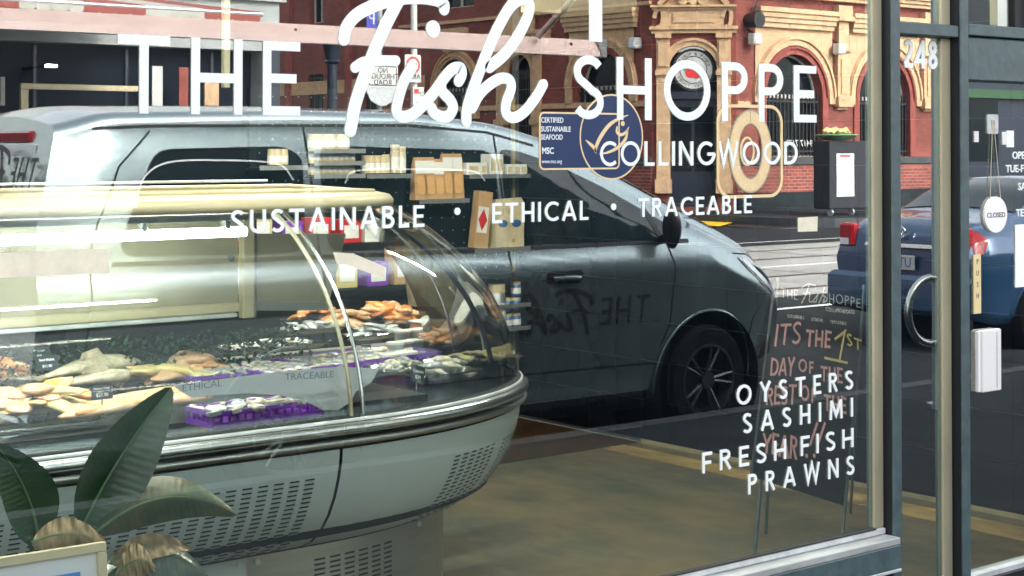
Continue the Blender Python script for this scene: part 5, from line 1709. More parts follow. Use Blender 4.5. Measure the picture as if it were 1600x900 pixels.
MB().box((bx(752), board_y - .16, bz(780, 434)), (bx(822), board_y - .05, bz(780, 426)), ch=.01).build('black_hood', 'black_plastic', label='black rounded tool holder hanging under the paper bags', cat='holder')
# dark back counter with hanging tea towels, boards and a basket seen through the curved glass
bc = thing('back_counter', 'dark back bench loaded with boxes and packets behind the display', 'bench', (3.6, 3.4, 0))
MB().box((2.9, 3.6, 0), (4.9, 4.2, .88)).build('cabinet', 'black_plastic', bc)
MB().box((2.85, 3.55, .881), (4.95, 4.25, .92)).build('worktop', 'dark_wall', bc)
random.seed(4)
cols_ = ['carton', 'jar_beige', 'pack_orange', 'paper', 'carton', 'sign_red', 'jar_yellow', 'purple_plastic']
wd = ['brown', 'beige', 'orange', 'white', 'brown', 'red', 'yellow', 'purple']
for r in range(2):
    for i in range(11):
        x = 3.05 + i * .165 + random.uniform(-.02, .02); h = random.uniform(.10, .19)
        q = random.randrange(8)
        jar('packet', x, .921 if r == 0 else 1.12, .12, h, cols_[q], ORD[i] + ' packet from the left, ' + wd[q] + ', in the ' + ('front' if r == 0 else 'raised') + ' row on the back bench', kind='box', cat='packet', grp=wd[q] + (' front' if r == 0 else ' raised') + ' packets on the back bench', y=3.7 if r == 0 else 3.95)
MB().box((2.95, 3.88, .921), (4.85, 4.05, 1.119)).build('riser', 'black_plastic', bc)
tr_ = thing('fish_rack', 'rack of hanging silver fish pans beside the back bench', 'rack', (4.6, 3.2, .9))
a = onY(655, 500, 2.6); 
MB().tube([onY(610, 372, 2.6), onY(700, 380, 2.6)], .008, 8).build('rail', 'steel', tr_)
for i in range(5):
    A = onY(640 + i * 14, 376, 2.6); B = onY(648 + i * 15, 478, 2.6)
    MB().tube([A, (A + B) / 2 + Vector((-.02, 0, 0)), B], [.004, .03, .045], 8, flat=.15).build('pan', 'fish_silver', tr_)
# ceiling fittings: one lit downlight, hanging gold pole and a wall clock left dark
dl = thing('ceiling_light', 'small lit white ceiling light far back in the dark shop', 'light', (2.95, BY - .3, 2.0))
c = onY(80, 103, BY - .3)
MB().box((c.x - .025, c.y - .01, c.z - .006), (c.x + .025, c.y + .01, c.z + .006)).build('diffuser', 'tube_white', dl)
MB().box((c.x - .02, c.y + .011, c.z - .004), (c.x + .02, BY - .001, c.z + .005)).build('bracket', 'dark_wall', dl)
gp = thing('gold_pole', 'square gold pole hanging from the ceiling behind the letter H', 'pole', (2.0, 1.5, 2.2))
A = onY(355, 137, 1.6)
MB().box((A.x - .011, A.y, A.z), (A.x + .011, A.y + .02, 2.999), ch=.002).build('pole', 'bead_gold', gp)
duct = thing('gold_duct', 'cream duct pipe hanging below the shop ceiling', 'duct', (3.2, 1.2, 1.95))
A = onY(868, 12, 1.2); B = onY(985, 4, 1.2)
MB().tube([A, B], .034, 14).build('pipe', 'bead_gold', duct, smooth=True)
A2 = onY(830, -2, 1.2)
MB().box((A2.x - .02, A.y - .03, A.z - .02), (A.x - .001, A.y + .03, A.z + .04)).build('joint', 'cream_plastic', duct)
for p_ in (A, B):
    MB().tube([p_, Vector((p_.x, p_.y, 2.99))], .004, 6).build('hanger', 'galv', duct)
# ceiling battens out of view, added as fill light for the shop interior
for i, (x, y) in enumerate(((1.2, 2.9), (3.7, 2.9), (5.2, 1.6), (2.3, .45))):
    l = thing('fill_batten', ('added fill light over the counter', 'added fill light over the back bench', 'added fill light near the tiled wall', 'added fill light inside the window for the counter front')[i], 'light', (x, y, 2.97))
    MB().box((x - .6, y - .05, 2.95), (x + .6, y + .05, 2.999)).build('housing', 'sign_white', l)
    MB().cyl((x - .58, y, 2.925), .018, 1.16, 10, 'x').build('tube', 'fill_light', l)

# ---------------------------------------------------------------- sandwich board by the window
ab = thing('sandwich_board', 'black sandwich board chalked with pink and yellow writing inside the window', 'sandwich board', (4.9, 1.0, 0))
# the four corners as the survey saw them
AY = 1.35
TL, TR = onY(1212, 440, AY + .12), onY(1352, 452, AY + .12)
BL, BR = onY(1175, 745, AY - .05), onY(1318, 790, AY - .05)
_nn = (BR - BL).cross(TL - BL).normalized()
_r = ray(1352, 452); TR = CAM + _r * ((BL - CAM).dot(_nn) / _r.dot(_nn))
def bd(u, v, h=0.0):      # u 0..1 across, v 0..1 upwards
    P = (BL * (1 - u) + BR * u) * (1 - v) + (TL * (1 - u) + TR * u) * v
    return Vector((P.x, P.y - h, P.z))
m = MB(); m._add([bd(0, 0), bd(1, 0), bd(1, 1), bd(0, 1), bd(0, 0, -.012), bd(1, 0, -.012), bd(1, 1, -.012), bd(0, 1, -.012)], [(0, 1, 2, 3), (4, 7, 6, 5), (0, 4, 5, 1), (1, 5, 6, 2), (2, 6, 7, 3), (3, 7, 4, 0)])
m.build('panel', 'chalkboard', ab)
for u in (.02, .98):
    A, B = bd(u, 1.02, .0), bd(u, -.02)
    MB().tube([A, Vector((B.x, B.y, 0.0))], .008, 6).build('leg', 'frame_slate', ab)
    MB().tube([A, Vector((A.x + .10, A.y + .16, 0.0))], .007, 6).build('leg', 'frame_slate', ab)
bdf = lambda u, v, h: bd(u, v, .001 + h)


def bline(px0, py0, px1, py1, hgt, s, m_, w=.15, space=.2, wg=.4, sl=.0):
    "handwritten capitals on the board between two survey points (baseline)"
    ws = [glyph(c, w)[0] if c != ' ' else wg for c in s]
    tot = sum(ws) + space * (len(s) - 1)
    u = 0
    for i, (ch, wi) in enumerate(zip(s, ws)):
        if ch != ' ':
            mb = MB(); random.seed(i * 7 + len(s))
            dj = random.uniform(-.07, .07); sc_ = random.uniform(.9, 1.1)
            for j, ln in enumerate(glyph(ch, w)[1]):
                P = []
                for a_, b_ in ln:
                    t_ = (u + a_ + sl * b_) / tot
                    px = px0 + (px1 - px0) * t_ + random.uniform(-.25, .25); py = py0 + (py1 - py0) * t_ - (b_ * sc_ + dj) * hgt
                    P.append((px, py))
                Q = [board_pt(*q) for q in P]
                mb.strip([(q.x, q.z) for q in Q], w * hgt * .0021, 0, .001 + .0002 * j, lambda a, b, h: on_board(a, b, h))
            mb.build('chalk_letter', m_, ab)
        u += wi + space


_n0 = (bd(1, 0) - bd(0, 0)).cross(bd(0, 1) - bd(0, 0)).normalized()
_p0 = bd(0, 0, .0012)
def board_pt(px, py):
    r = ray(px, py); t = (_p0 - CAM).dot(_n0) / r.dot(_n0)
    return CAM + r * t
def on_board(x, z, h):
    y = _p0.y - (_n0.x * (x - _p0.x) + _n0.z * (z - _p0.z)) / _n0.y
    return (x, y - .0008 - h, z)


bline(1220, 464, 1246, 469, 15, 'THE', 'chalk_white', .12)
bline(1286, 472, 1344, 481, 15, 'SHOPPE', 'chalk_white', .13)
fx = [([(1252, 450), (1262, 444), (1274, 446)], 2.2), ([(1264, 446), (1258, 462), (1252, 474)], 2.2), ([(1254, 459), (1265, 457)], 1.8), ([(1266, 458), (1264, 470), (1269, 471), (1276, 462), (1278, 460), (1276, 466), (1275, 471), (1270, 472)], 1.8), ([(1288, 448), (1284, 462), (1279, 474), (1284, 463), (1288, 464), (1286, 473), (1291, 470)], 1.8)]
for pts, ww in fx:
    Q = [board_pt(*q) for q in pts]
    MB().strip([tuple(q) for q in spline([(q.x, q.z) for q in Q], 5)], ww * .0022, 0, .001, on_board).build('chalk_letter', 'chalk_white', ab)
bline(1290, 486, 1335, 491, 6, 'COLLINGWOOD', 'chalk_white', .15)
bline(1230, 496, 1256, 499, 5, 'SUSTAINABLE', 'chalk_white', .14)
bline(1268, 501, 1286, 503, 5, 'ETHICAL', 'chalk_white', .14)
bline(1297, 505, 1322, 508, 5, 'TRACEABLE', 'chalk_white', .14)
bline(1209, 540, 1250, 538, 34, 'ITS', 'chalk_pink', .15, sl=.15, space=.1)
bline(1258, 540, 1297, 545, 27, 'THE', 'chalk_pink', .2, sl=.1, space=.1)
bline(1303, 566, 1325, 568, 46, '1', 'chalk_yellow', .1)
L = [board_pt(*q) for q in ((1304, 530), (1320, 518), (1311, 566))]
MB().strip([(q.x, q.z) for q in L], .010, 0, .001, on_board).build('chalk_letter', 'chalk_yellow', ab)
L = [board_pt(*q) for q in ((1288, 559), (1324, 567))]
MB().strip([(q.x, q.z) for q in L], .010, 0, .0013, on_board).build('chalk_letter', 'chalk_yellow', ab)
bline(1322, 541, 1346, 549, 19, 'ST', 'chalk_yellow', .2, space=.1)
bline(1203, 586, 1240, 588, 28, 'DAY', 'chalk_pink', .16, sl=.12, space=.05)
bline(1247, 583, 1271, 584, 20, 'OF', 'chalk_pink', .2)
bline(1282, 594, 1316, 600, 24, 'THE', 'chalk_pink', .2, space=.1)
bline(1196, 632, 1243, 632, 30, 'REST', 'chalk_pink', .16, sl=.1, space=.05)
bline(1250, 628, 1275, 630, 24, 'OF', 'chalk_pink', .2)
bline(1287, 640, 1322, 648, 26, 'THE', 'chalk_pink', .2, space=.1)
bline(1190, 706, 1245, 718, 34, 'YEAR', 'chalk_pink', .16, sl=.1, space=.05)
for dx in (0, 12):
    L = [board_pt(*q) for q in ((1277 + dx, 660), (1265 + dx, 696))]
    MB().strip([(q.x, q.z) for q in L], .012, 0, .001, on_board).build('chalk_letter', 'chalk_pink', ab)
    L = board_pt(1260 + dx, 712)
    MB().prism(circ(8, .009, L.x, L.z), 0, .001, on_board).build('chalk_letter', 'chalk_pink', ab)
# ================================================================ THE DISPLAY COUNTER
CA, CB, CXC, CYF, CYB = 1.02, .72, 2.52, .79, 1.86


def cpath(q, n=20, x0=-.6, yb=CYB):
    L = [(x0 + (CXC - x0) * i / 9, CYF + q) for i in range(10)]
    for i in range(1, n + 1):
        a = PI / 2 * i / n
        L.append((CXC + (CA - q) * math.sin(a), CYF + CB - (CB - q) * math.cos(a)))
    L += [(CXC + CA - q, CYF + CB + (yb - CYF - CB) * i / 3) for i in (1, 2, 3)]
    return L


def at(s, q):
    "s: metres along the front (negative to the left of the corner), then degrees/90 round the end"
    if s <= 0: return (CXC + s, CYF + q)
    if s <= 1:
        a = PI / 2 * s
        return (CXC + (CA - q) * math.sin(a), CYF + CB - (CB - q) * math.cos(a))
    return (CXC + CA - q, CYF + CB + (s - 1) * (CYB - CYF - CB))


def sweep(prof, name, m, parent, s0=None, s1=None, smooth='all', closed=False):
    rows = []
    for q, z in prof:
        if s0 is None:
            rows.append([(x, y, z) for x, y in cpath(q)])
        else:
            n = 24
            rows.append([(*at(s0 + (s1 - s0) * i / n, q), z) for i in range(n + 1)])
    if closed: rows.append(rows[0])
    return MB().grid(rows).build(name, m, parent, smooth=smooth)


dc = thing('display_counter', 'long curved glass fish counter with silver body and rounded end', 'counter', (1.5, 1.3, 0))
# bulging lower body in three sheets with joints
BODY = [(.014, .772), (.016, .74), (.028, .69), (.048, .635), (.078, .58), (.118, .53), (.168, .49), (.232, .462), (.30, .447)]


def bq(z):
    for (q0, z0), (q1, z1) in zip(BODY, BODY[1:]):
        if z1 <= z <= z0: return q0 + (q1 - q0) * (z0 - z) / (z0 - z1)
    return BODY[-1][0]


def bodysheet(s0, s1, name='body_panel'):
    rows = []; n = 40
    for q, z in BODY:
        rows.append([(*at(s0 + (s1 - s0) * i / n, q), z) for i in range(n + 1)])
    return MB().grid(rows).build(name, 'counter_paint', dc, smooth=True)


bodysheet(-3.1, -1.335); bodysheet(-1.33, .0 - .005 - .05)
bodysheet(-.045, .999); bodysheet(1.0, 2.0)
sweep([(.022, .772), (.03, .74), (.12, .52), (.24, .457)], 'dark_lining', 'slot_black', dc)
# louvre slots, each a shallow dark pocket on the body
def slots(s0, s1, cols, z0, z1, rows, name='louvre_slots', wfrac=.62):
    m = MB()
    for i in range(cols):
        for r in range(rows):
            z = z0 + (z1 - z0) * r / (rows - 1)
            a = s0 + (s1 - s0) * i / cols; b = a + (s1 - s0) / cols * wfrac
            zz = z - .0035; q0, q1 = bq(z) - .0012, bq(zz) - .0012
            p = [(*at(a, q0), z), (*at(b, q0), z), (*at(b, q1), zz - .001), (*at(a, q1), zz - .001)]
            m.quad(*p)
    o = m.build(name, 'slot_black', dc); o['kind'] = 'stuff'
    lip = MB()
    for i in range(cols):
        for r in range(rows):
            z = z0 + (z1 - z0) * r / (rows - 1) - .0052
            a = s0 + (s1 - s0) * i / cols; b = a + (s1 - s0) / cols * wfrac
            q0, q1 = bq(z) - .0035, bq(z - .003) - .0025
            lip.quad((*at(a, q0), z), (*at(b, q0), z), (*at(b, q1), z - .003), (*at(a, q1), z - .003))
    lip.build('louvre_lips', 'counter_paint', dc)['kind'] = 'stuff'


slots(-1.22, -.11, 23, .70, .475, 18)
slots(.26, .44, 6, .69, .475, 18)
slots(.48, .66, 6, .69, .475, 18)
slots(-2.9, -1.45, 26, .70, .475, 19)
# bumper rails
sweep([(.0, .812), (-.012, .817), (-.016, .826), (-.012, .838), (.0, .843), (.02, .846)], 'upper_rail', 'steel', dc)
sweep([(.006, .8095), (.010, .803), (.03, .80)], 'rail_gap', 'slot_black', dc)
sweep([(.02, .8005), (-.006, .8), (-.010, .792), (-.004, .783), (.012, .780), (.02, .774)], 'lower_rail', 'steel_brushed', dc)
sweep([(.0045, .8435), (.012, .858), (.03, .862)], 'glass_channel', 'slot_black', dc)
sweep([(.004, .845), (.004, .853), (.010, .854)], 'bright_lip', 'bead_white', dc)
# base of steel sheets with louvres and bolts
bs = [(-3.0, -1.2), (-1.195, -.20), (-.195, 1.0)]
QB = .27
for i, (a, b) in enumerate(bs):
    rows = [[(*at(a + (b - a) * k / 24, QB), z) for k in range(25)] for z in (.449, .12)]
    MB().grid(rows).build('base_panel', 'steel_brushed' if i != 1 else 'counter_paint', dc, smooth=True)
rows = [[(*at(-3 + 4 * k / 30, QB + .05), z) for k in range(31)] for z in (.118, .0)]
MB().grid(rows).build('kick_plate', 'black_plastic', dc, smooth=True)
m = MB(); l_ = MB()
for (s0, s1, cols, zt, n) in ((-.95, -.30, 14, .40, 9), (.02, .30, 6, .41, 11)):
    for i in range(cols):
        for r in range(n):
            a = s0 + (s1 - s0) * i / cols; b = a + (s1 - s0) / cols * .7; z = zt - r * .0145
            m.quad((*at(a, QB - .0012), z), (*at(b, QB - .0012), z), (*at(b, QB - .0012), z - .006), (*at(a, QB - .0012), z - .006))
m.build('base_slots', 'slot_black', dc)['kind'] = 'stuff'
for s in (-.225, -.165, .42):
    for z in (.432,):
        x, y = at(s, QB - .003)
        MB().cyl((x, y - .004, z), .008, .006, 12, 'y').build('bolt_cap', 'bead_white', dc)
x, y = at(.32, QB - .01)
# inside tub, deck and rear wall
sweep([(.035, .855), (.06, .80), (.10, .775)], 'inner_lip', 'black_plastic', dc)
SLOPE = lambda q: .815 + .055 * min(1, max(0, (q - .08) / .85))
dk = MB().grid([[(x, y, SLOPE(q)) for x, y in cpath(q, x0=-.5)] for q in (.055, .2, .4, .55)] + [[(x, min(y, CYB - .1), SLOPE(.9)) for x, y in cpath(.9 - .3)]])
dk.build('deck', 'counter_dark', dc, smooth=True)
MB().box((-.6, CYF + .3, .80), (CXC + .45, CYB - .06, .842)).build('ice_bed', 'black_plastic', dc)
MB().box((-.6, CYB - .06, .45), (CXC + CA - .05, CYB, .90)).build('rear_wall', 'steel_brushed', dc)
MB().box((-.6, CYB - .055, .905), (1.2 + .6, CYB - .05, 1.05)).build('rear_lining', 'black_plastic', dc)
# canopy: cream front fascia, rounded at the end
TY = CYF + .50
CAN = [(.455, 1.405), (.440, 1.41), (.438, 1.43), (.452, 1.447), (.49, 1.455), (.62, 1.458)]
sweep(CAN, 'canopy', 'cream_plastic', dc)
sweep([(.455, 1.404), (.62, 1.404)], 'canopy_soffit', 'counter_dark', dc)
MB().box((-.6, CYF + .60, 1.452), (CXC + .46, CYB, 1.466), ch=.003).build('canopy_top', 'cream_plastic', dc)
MB().tube([(1.75, CYB - .25, 1.475), (CXC + .25, CYB - .28, 1.475), (CXC + .45, CYB - .34, 1.46)], .007, 8).build('top_rail', 'cream_plastic', dc)
MB().tube([(1.75, CYB - .2, 1.492), (CXC + .2, CYB - .23, 1.492)], .004, 8).build('top_wire', 'bead_white', dc)
# light tube and clips
TB_Y = CYF + .52
A = onY(-40, 376, TB_Y); B = onY(383, 360, TB_Y)
lt = MB().cyl((A.x - 1.0, TB_Y, B.z - .003), .0145, B.x - A.x + 1.0, 14, 'x').build('light_tube', 'tube_white', dc, smooth=True)
MB().box((A.x - 1, TB_Y - .03, 1.384), (B.x + .12, TB_Y + .04, 1.4035)).build('tube_housing', 'pole_grey', dc)
for px in (223, 353):
    c = onY(px, 350, TB_Y)
    MB().box((c.x - .009, TB_Y - .018, B.z + .006), (c.x + .009, TB_Y + .018, 1.392), ch=.003).build('tube_clip', 'steel', dc)
# rear sliding doors in cream frames
RYd = CYB - .03
def rp(px, py): return onY(px, py, RYd)
a, b = rp(-60, 372), rp(372, 490)
pd = MB().box((a.x - .5, RYd, 1.085), (b.x, RYd + .006, 1.40)).build('sliding_panel', 'cream_panel', dc)
MB().box((a.x - .5, RYd - .012, 1.052), (b.x + .0, RYd + .01, 1.084), ch=.003).build('panel_rail', 'cream_plastic', dc)
MB().box((a.x - .5, RYd - .016, 1.036), (b.x - .01, RYd + .01, 1.050), ch=.003).build('lower_track', 'bead_white', dc)
a, b = rp(376, 372), rp(393, 505)
MB().box((a.x, RYd - .02, 1.03), (b.x, RYd + .015, 1.40), ch=.003).build('rear_post', 'cream_plastic', dc)
MB().box((b.x + .001, RYd - .012, 1.03), (b.x + .012, RYd + .012, 1.40)).build('post_channel', 'steel', dc)
L = [rp(398, 365), rp(540, 365), rp(512, 478), rp(398, 478)]
MB().prism([(q.x, q.z) for q in L], -.003, .003, lambda u, v, h: (u, RYd + h, v)).build('end_panel', 'cream_panel', dc)
MB().strip([(L[0].x, L[3].z), (L[2].x, L[2].z)], .03, -.01, .012, lambda u, v, h: (u, RYd + h, v)).build('end_rail', 'steel_brushed', dc)
c = rp(360, 403)
MB().cyl((c.x, RYd - .008, c.z), .012, .008, 16, 'y').build('lock', 'steel', dc)
# slanted price-card holder seen on the canopy: two screens and a box on top
for (pts, m_, nm) in (([(133, 285), (175, 285), (188, 305), (128, 305)], 'tub_clear', 'screen'), ([(207, 287), (258, 289), (254, 305), (200, 305)], 'tub_clear', 'screen')):
    pass
# curved glass: straight run and rounded end
GL = [(.022, .856), (.030, .92), (.048, .99), (.078, 1.065), (.120, 1.14), (.178, 1.215), (.250, 1.285), (.335, 1.35), (.43, 1.405)]
GL = [tuple(q) for q in spline(GL, 4)]


def glass(s0, s1):
    n = 30
    rows = [[(*at(s0 + (s1 - s0) * i / n, q), z) for i in range(n + 1)] for q, z in GL]
    return MB().grid(rows).build('curved_glass', 'clear_glass', dc, smooth='all')


JS = .0
glass(-3.0, -1.55); glass(-1.545, JS - .012); glass(JS + .012, .999); glass(1.004, 2.0)
for s, r in ((JS - .014, .006), (JS + .016, .006)):
    MB().tube([(*at(s, q - .003), z) for q, z in GL], r, 8).build('joint_strip', 'bead_gold' if s < JS else 'steel', dc, smooth=True)
for s in (.80,):
    MB().tube([(*at(1.0, q - .002), z) for q, z in GL], .004, 8).build('glass_edge', 'bead_white', dc, smooth=True)
MB().tube([(*at(.55, q + .06), z) for q, z in GL[4:]], .011, 8, flat=.6).build('inner_strut', 'counter_dark', dc, smooth=True)
MB().tube([(*at(1.5, q + .0), z) for q, z in GL], .005, 8).build('rear_glass_edge', 'steel', dc, smooth=True)

# ---------------------------------------------------------------- the goods on the deck
DZ = .862


def dp(px, py, z=DZ + .01):
    return onZ(px, py, z)


def tray(name, lab, px, py, a, b, m='steel_tray', rot=0.0, z=DZ, h=.018, cat='tray', rr=.35):
    c = onZ(px, py, z + h); a *= 1.12; b *= 1.15
    t = thing(name, lab, cat, (c.x, c.y, z))
    pts = []
    for r_, zz in ((.82, z), (.86, z + .003), (.97, z + h), (1.0, z + h + .001), (1.0, z + h - .003), (.98, z + h - .004)):
        row = []
        for u, v in rrect(2 * a * r_, 2 * b * r_, min(a, b) * rr * 1.6 * r_, 5):
            row.append((c.x + u * math.cos(rot) - v * math.sin(rot), c.y + u * math.sin(rot) + v * math.cos(rot), zz))
        pts.append(row)
    g = MB().grid(pts, closed=True)
    g.f.append(tuple(range(len(pts[0]))))
    g.build('dish', m, t, smooth=True)
    return t, c


def fillet(root, c, a, b, n, size, m, name, seed, z0, heap=.05, flat=.5, m2=None):
    random.seed(seed)
    size *= 1.2; n = int(n * 1.5); heap *= 1.25
    for i in range(n):
        r = math.sqrt(random.random()); t = random.random() * 2 * PI
        x, y = c.x + a * .85 * r * math.cos(t), c.y + b * .85 * r * math.sin(t)
        z = z0 + heap * (1 - r * r) * random.uniform(.5, 1) + size * flat * .4
        ang = random.random() * PI; s = size * random.uniform(.7, 1.25)
        d = Vector((math.cos(ang), math.sin(ang), random.uniform(-.35, .35)))
        P = [Vector((x, y, z)) + d * s * k for k in (-1, -.75, -.2, .35, .8, 1)]
        P[2].z += s * .12; P[3].z += s * .1
        MB().tube(P, [s * .08, s * .30, s * .46, s * .42, s * .22, s * .05], 8, flat=flat).build(name, (m2 if (m2 and random.random() < .5) else m), root, smooth='all')


def fish(name, lab, px0, py0, px1, py1, r, m, z=DZ + .03, arch=.015):
    A, B = onZ(px0, py0, z), onZ(px1, py1, z)
    t = thing(name, lab, 'fish', (A.x, A.y, DZ))
    prof = [(0, .04), (.04, .30), (.12, .62), (.25, .92), (.42, 1), (.6, .8), (.78, .48), (.9, .24), (.95, .18)]
    P = [A.lerp(B, k) + Vector((0, 0, arch * math.sin(k * PI))) for k, _ in prof]
    MB().tube(P, [r * s for _, s in prof], 12, flat=.62).build('body', m, t, smooth='all')
    d = (B - A).normalized(); s_ = Vector((-d.y, d.x, 0))
    T0 = P[-1]
    m_ = MB(); m_.prism([(0, -.012), (.06, -.05), (.045, 0), (.06, .05), (0, .012)], -.003, .003, lambda u, v, h: tuple(T0 + d * u * (r / .05) + s_ * v * (r / .05) + Vector((0, 0, h))))
    m_.build('tail', m, t)
    q = P[4] + s_ * r * .3 + Vector((0, 0, r * .5))
    m_ = MB(); m_.prism([(0, 0), (.03, .03), (.09, .02), (.10, 0)], -.002, .002, lambda u, v, h: tuple(q + d * u + Vector((0, 0, v)) + s_ * h)); m_.build('fin', m, t)
    h0 = P[1]
    MB().lathe([(0, -.006), (.005, -.003), (.006, 0), (.005, .003), (0, .006)], tuple(h0 - s_ * r * .26 + Vector((0, 0, r * .16))), 10).build('eye', 'black_plastic', t, smooth='all')
    return t


# left: whole fish, trout fillets, orange fillets, pale wings
fish('whole_fish', 'large silver whole fish lying behind the trout fillets', 222, 566, 60, 592, .050, 'fish_silver', z=DZ + .055)
fish('whole_fish', 'second silver whole fish lying in front of the large one', 238, 588, 70, 608, .038, 'fish_silver', z=DZ + .03)
for i, (a_, b_, lb) in enumerate((((110, 640), (300, 606), 'long pink trout fillet behind the small black price tag'), ((95, 652), (250, 620), 'long pink trout fillet under the black price tag'), ((190, 632), (330, 618), 'pink fillet nearest the big plant leaf'))):
    A, B = onZ(*a_, DZ + .02), onZ(*b_, DZ + .02)
    t = thing('fish_fillet', lb, 'fillet', (A.x, A.y, DZ), 'long pink fillets')
    MB().tube([A, A.lerp(B, .15), A.lerp(B, .5), A.lerp(B, .85), B], [.012, .035, .048, .04, .012], 10, flat=.38).build('flesh', 'fish_pink', t, smooth='all')
    MB().tube([A.lerp(B, .1) + Vector((0, -.03, .006)), A.lerp(B, .9) + Vector((0, -.03, .006))], .006, 6).build('skin_edge', 'fish_orange', t)
t, c = tray('steel_tray', 'steel tray heaped with pale fish wings at the far left', 42, 655, .17, .13, z=DZ - .02)
fillet(t, c, .16, .12, 16, .075, 'fish_pink', 'fish_wing', 11, DZ - .01, .06, .3, 'jar_yellow')
t, c = tray('steel_tray', 'steel tray of bright orange fillets behind the fish wings', 55, 628, .16, .11, z=DZ)
fillet(t, c, .15, .10, 14, .07, 'fish_orange', 'orange_fillet', 12, DZ, .05, .35, 'fish_pink')
t, c = tray('steel_tray', 'steel tray of orange fillets at the left picture edge', -10, 592, .14, .10, z=DZ)
fillet(t, c, .13, .09, 9, .07, 'fish_orange', 'orange_fillet', 13, DZ, .05, .35)
# price tags
def tag(lab, px, py, lines, w=.062, h=.036, z=DZ + .0, tilt=.0, rise=.05, mm='board_black'):
    c = onZ(px, py + 12, z + rise)
    t = thing('price_tag', lab, 'price tag', (c.x, c.y, z))
    fn = lambda u, v, hh: (c.x + u * math.cos(tilt) - v * math.sin(tilt), c.y - hh + v * .25, c.z + u * math.sin(tilt) + v * math.cos(tilt))
    MB().prism([(-w / 2, 0), (w / 2, 0), (w / 2, h), (-w / 2, h)], 0, .0015, fn).build('card', mm, t)
    MB().tube([(c.x, c.y + .002, c.z + .001), (c.x, c.y + .004, z)], .002, 6).build('stalk', 'steel', t)
    for i, (s, sz, yy) in enumerate(lines):
        text('writing', s, 'vinyl_white', t, lambda u, v, hh: fn(u, v + yy, .0018 + hh), sz, 'CENTER', .0004, bold=.01)
    return t


tag('small black price tag on a stalk reading Rainbow Trout', 160, 612, [('Rainbow Trout', .0075, .027), ('$27.90', .013, .008)])
tag('black price tag reading Sand Mullet above the whole fish', 74, 566, [('Sand Mullet', .010, .027), ('$11.90', .011, .008)], w=.07, h=.042, rise=.07)
tag('black price tag reading Blue Cod behind the mullet tag', 62, 550, [('Blue Cod', .009, .024), ('$25', .010, .008)], w=.065, h=.038, rise=.085)
tag('tilted black price tag among the small round tubs', 652, 586, [('Oysters', .013, .030), ('$24', .014, .012)], w=.052, h=.05, tilt=-.25, rise=.03)
tag('black price tag reading Calamari by the white tubs', 708, 495, [('Calamari', .012, .026), ('$6.49', .013, .008)], w=.075, h=.042, rise=.05, z=DZ)
tag('small black price tag by the silver foil tray', 573, 540, [('Prawns', .010, .014)], w=.04, h=.028, rise=.02)
# steaks
t, c = tray('steel_tray', 'low steel tray holding pale fish steaks in the middle', 300, 580, .11, .07, z=DZ)
fillet(t, c, .10, .06, 6, .075, 'fish_pink', 'fish_steak', 21, DZ, .03, .42)
# trays of prawns and salads
t, c = tray('foil_tray', 'long shallow silver tray of white squid', 425, 537, .20, .085, z=DZ + .01, rot=.1)
fillet(t, c, .18, .07, 16, .035, 'oyster_shell', 'squid', 22, DZ + .015, .012, .3, 'tub_lid')
t, c = tray('foil_tray', 'silver tray of bagged blue fish behind the squid', 480, 512, .15, .06, z=DZ + .02, rot=.1)
fillet(t, c, .13, .05, 9, .05, 'galv', 'bagged_fish', 23, DZ + .02, .02, .3)
t, c = tray('foil_tray', 'silver foil tray of shining bagged prawns by the glass joint', 588, 520, .13, .06, z=DZ + .01)
fillet(t, c, .12, .05, 14, .035, 'tub_clear', 'bagged_prawn', 24, DZ + .015, .03, .4, 'galv')
t, c = tray('black_tray', 'tray of crumbed orange fish pieces at the back left', 495, 497, .14, .055, 'black_plastic', z=DZ + .01)
fillet(t, c, .13, .05, 16, .035, 'fish_pink', 'fish_piece', 25, DZ + .02, .035, .5, 'fish_orange')
t, c = tray('black_tray', 'tray heaped with long orange and pink fillets at the back', 600, 505, .21, .085, 'black_plastic', z=DZ + .01)
fillet(t, c, .19, .08, 30, .055, 'fish_pink', 'fillet', 26, DZ + .02, .06, .45, 'fish_orange')
t, c = tray('black_tray', 'tray of pink and orange marinated fish cubes near the rounded end', 708, 535, .16, .09, 'black_plastic', z=DZ + .01)
fillet(t, c, .15, .085, 46, .030, 'fish_pink', 'fish_cube', 27, DZ + .02, .06, .7, 'fish_orange')
t, c = tray('steel_tray', 'oval steel tray of mussels near the rounded glass end', 735, 560, .17, .07, z=DZ + .0)
fillet(t, c, .13, .05, 12, .04, 'black_plastic', 'mussel', 28, DZ + .005, .01, .5, 'jar_yellow')
t, c = tray('steel_tray', 'small steel dish of opened oysters at the front', 690, 580, .12, .06, z=DZ - .01)
fillet(t, c, .10, .05, 12, .035, 'oyster_shell', 'oyster', 29, DZ, .03, .5, 'oyster_grey')
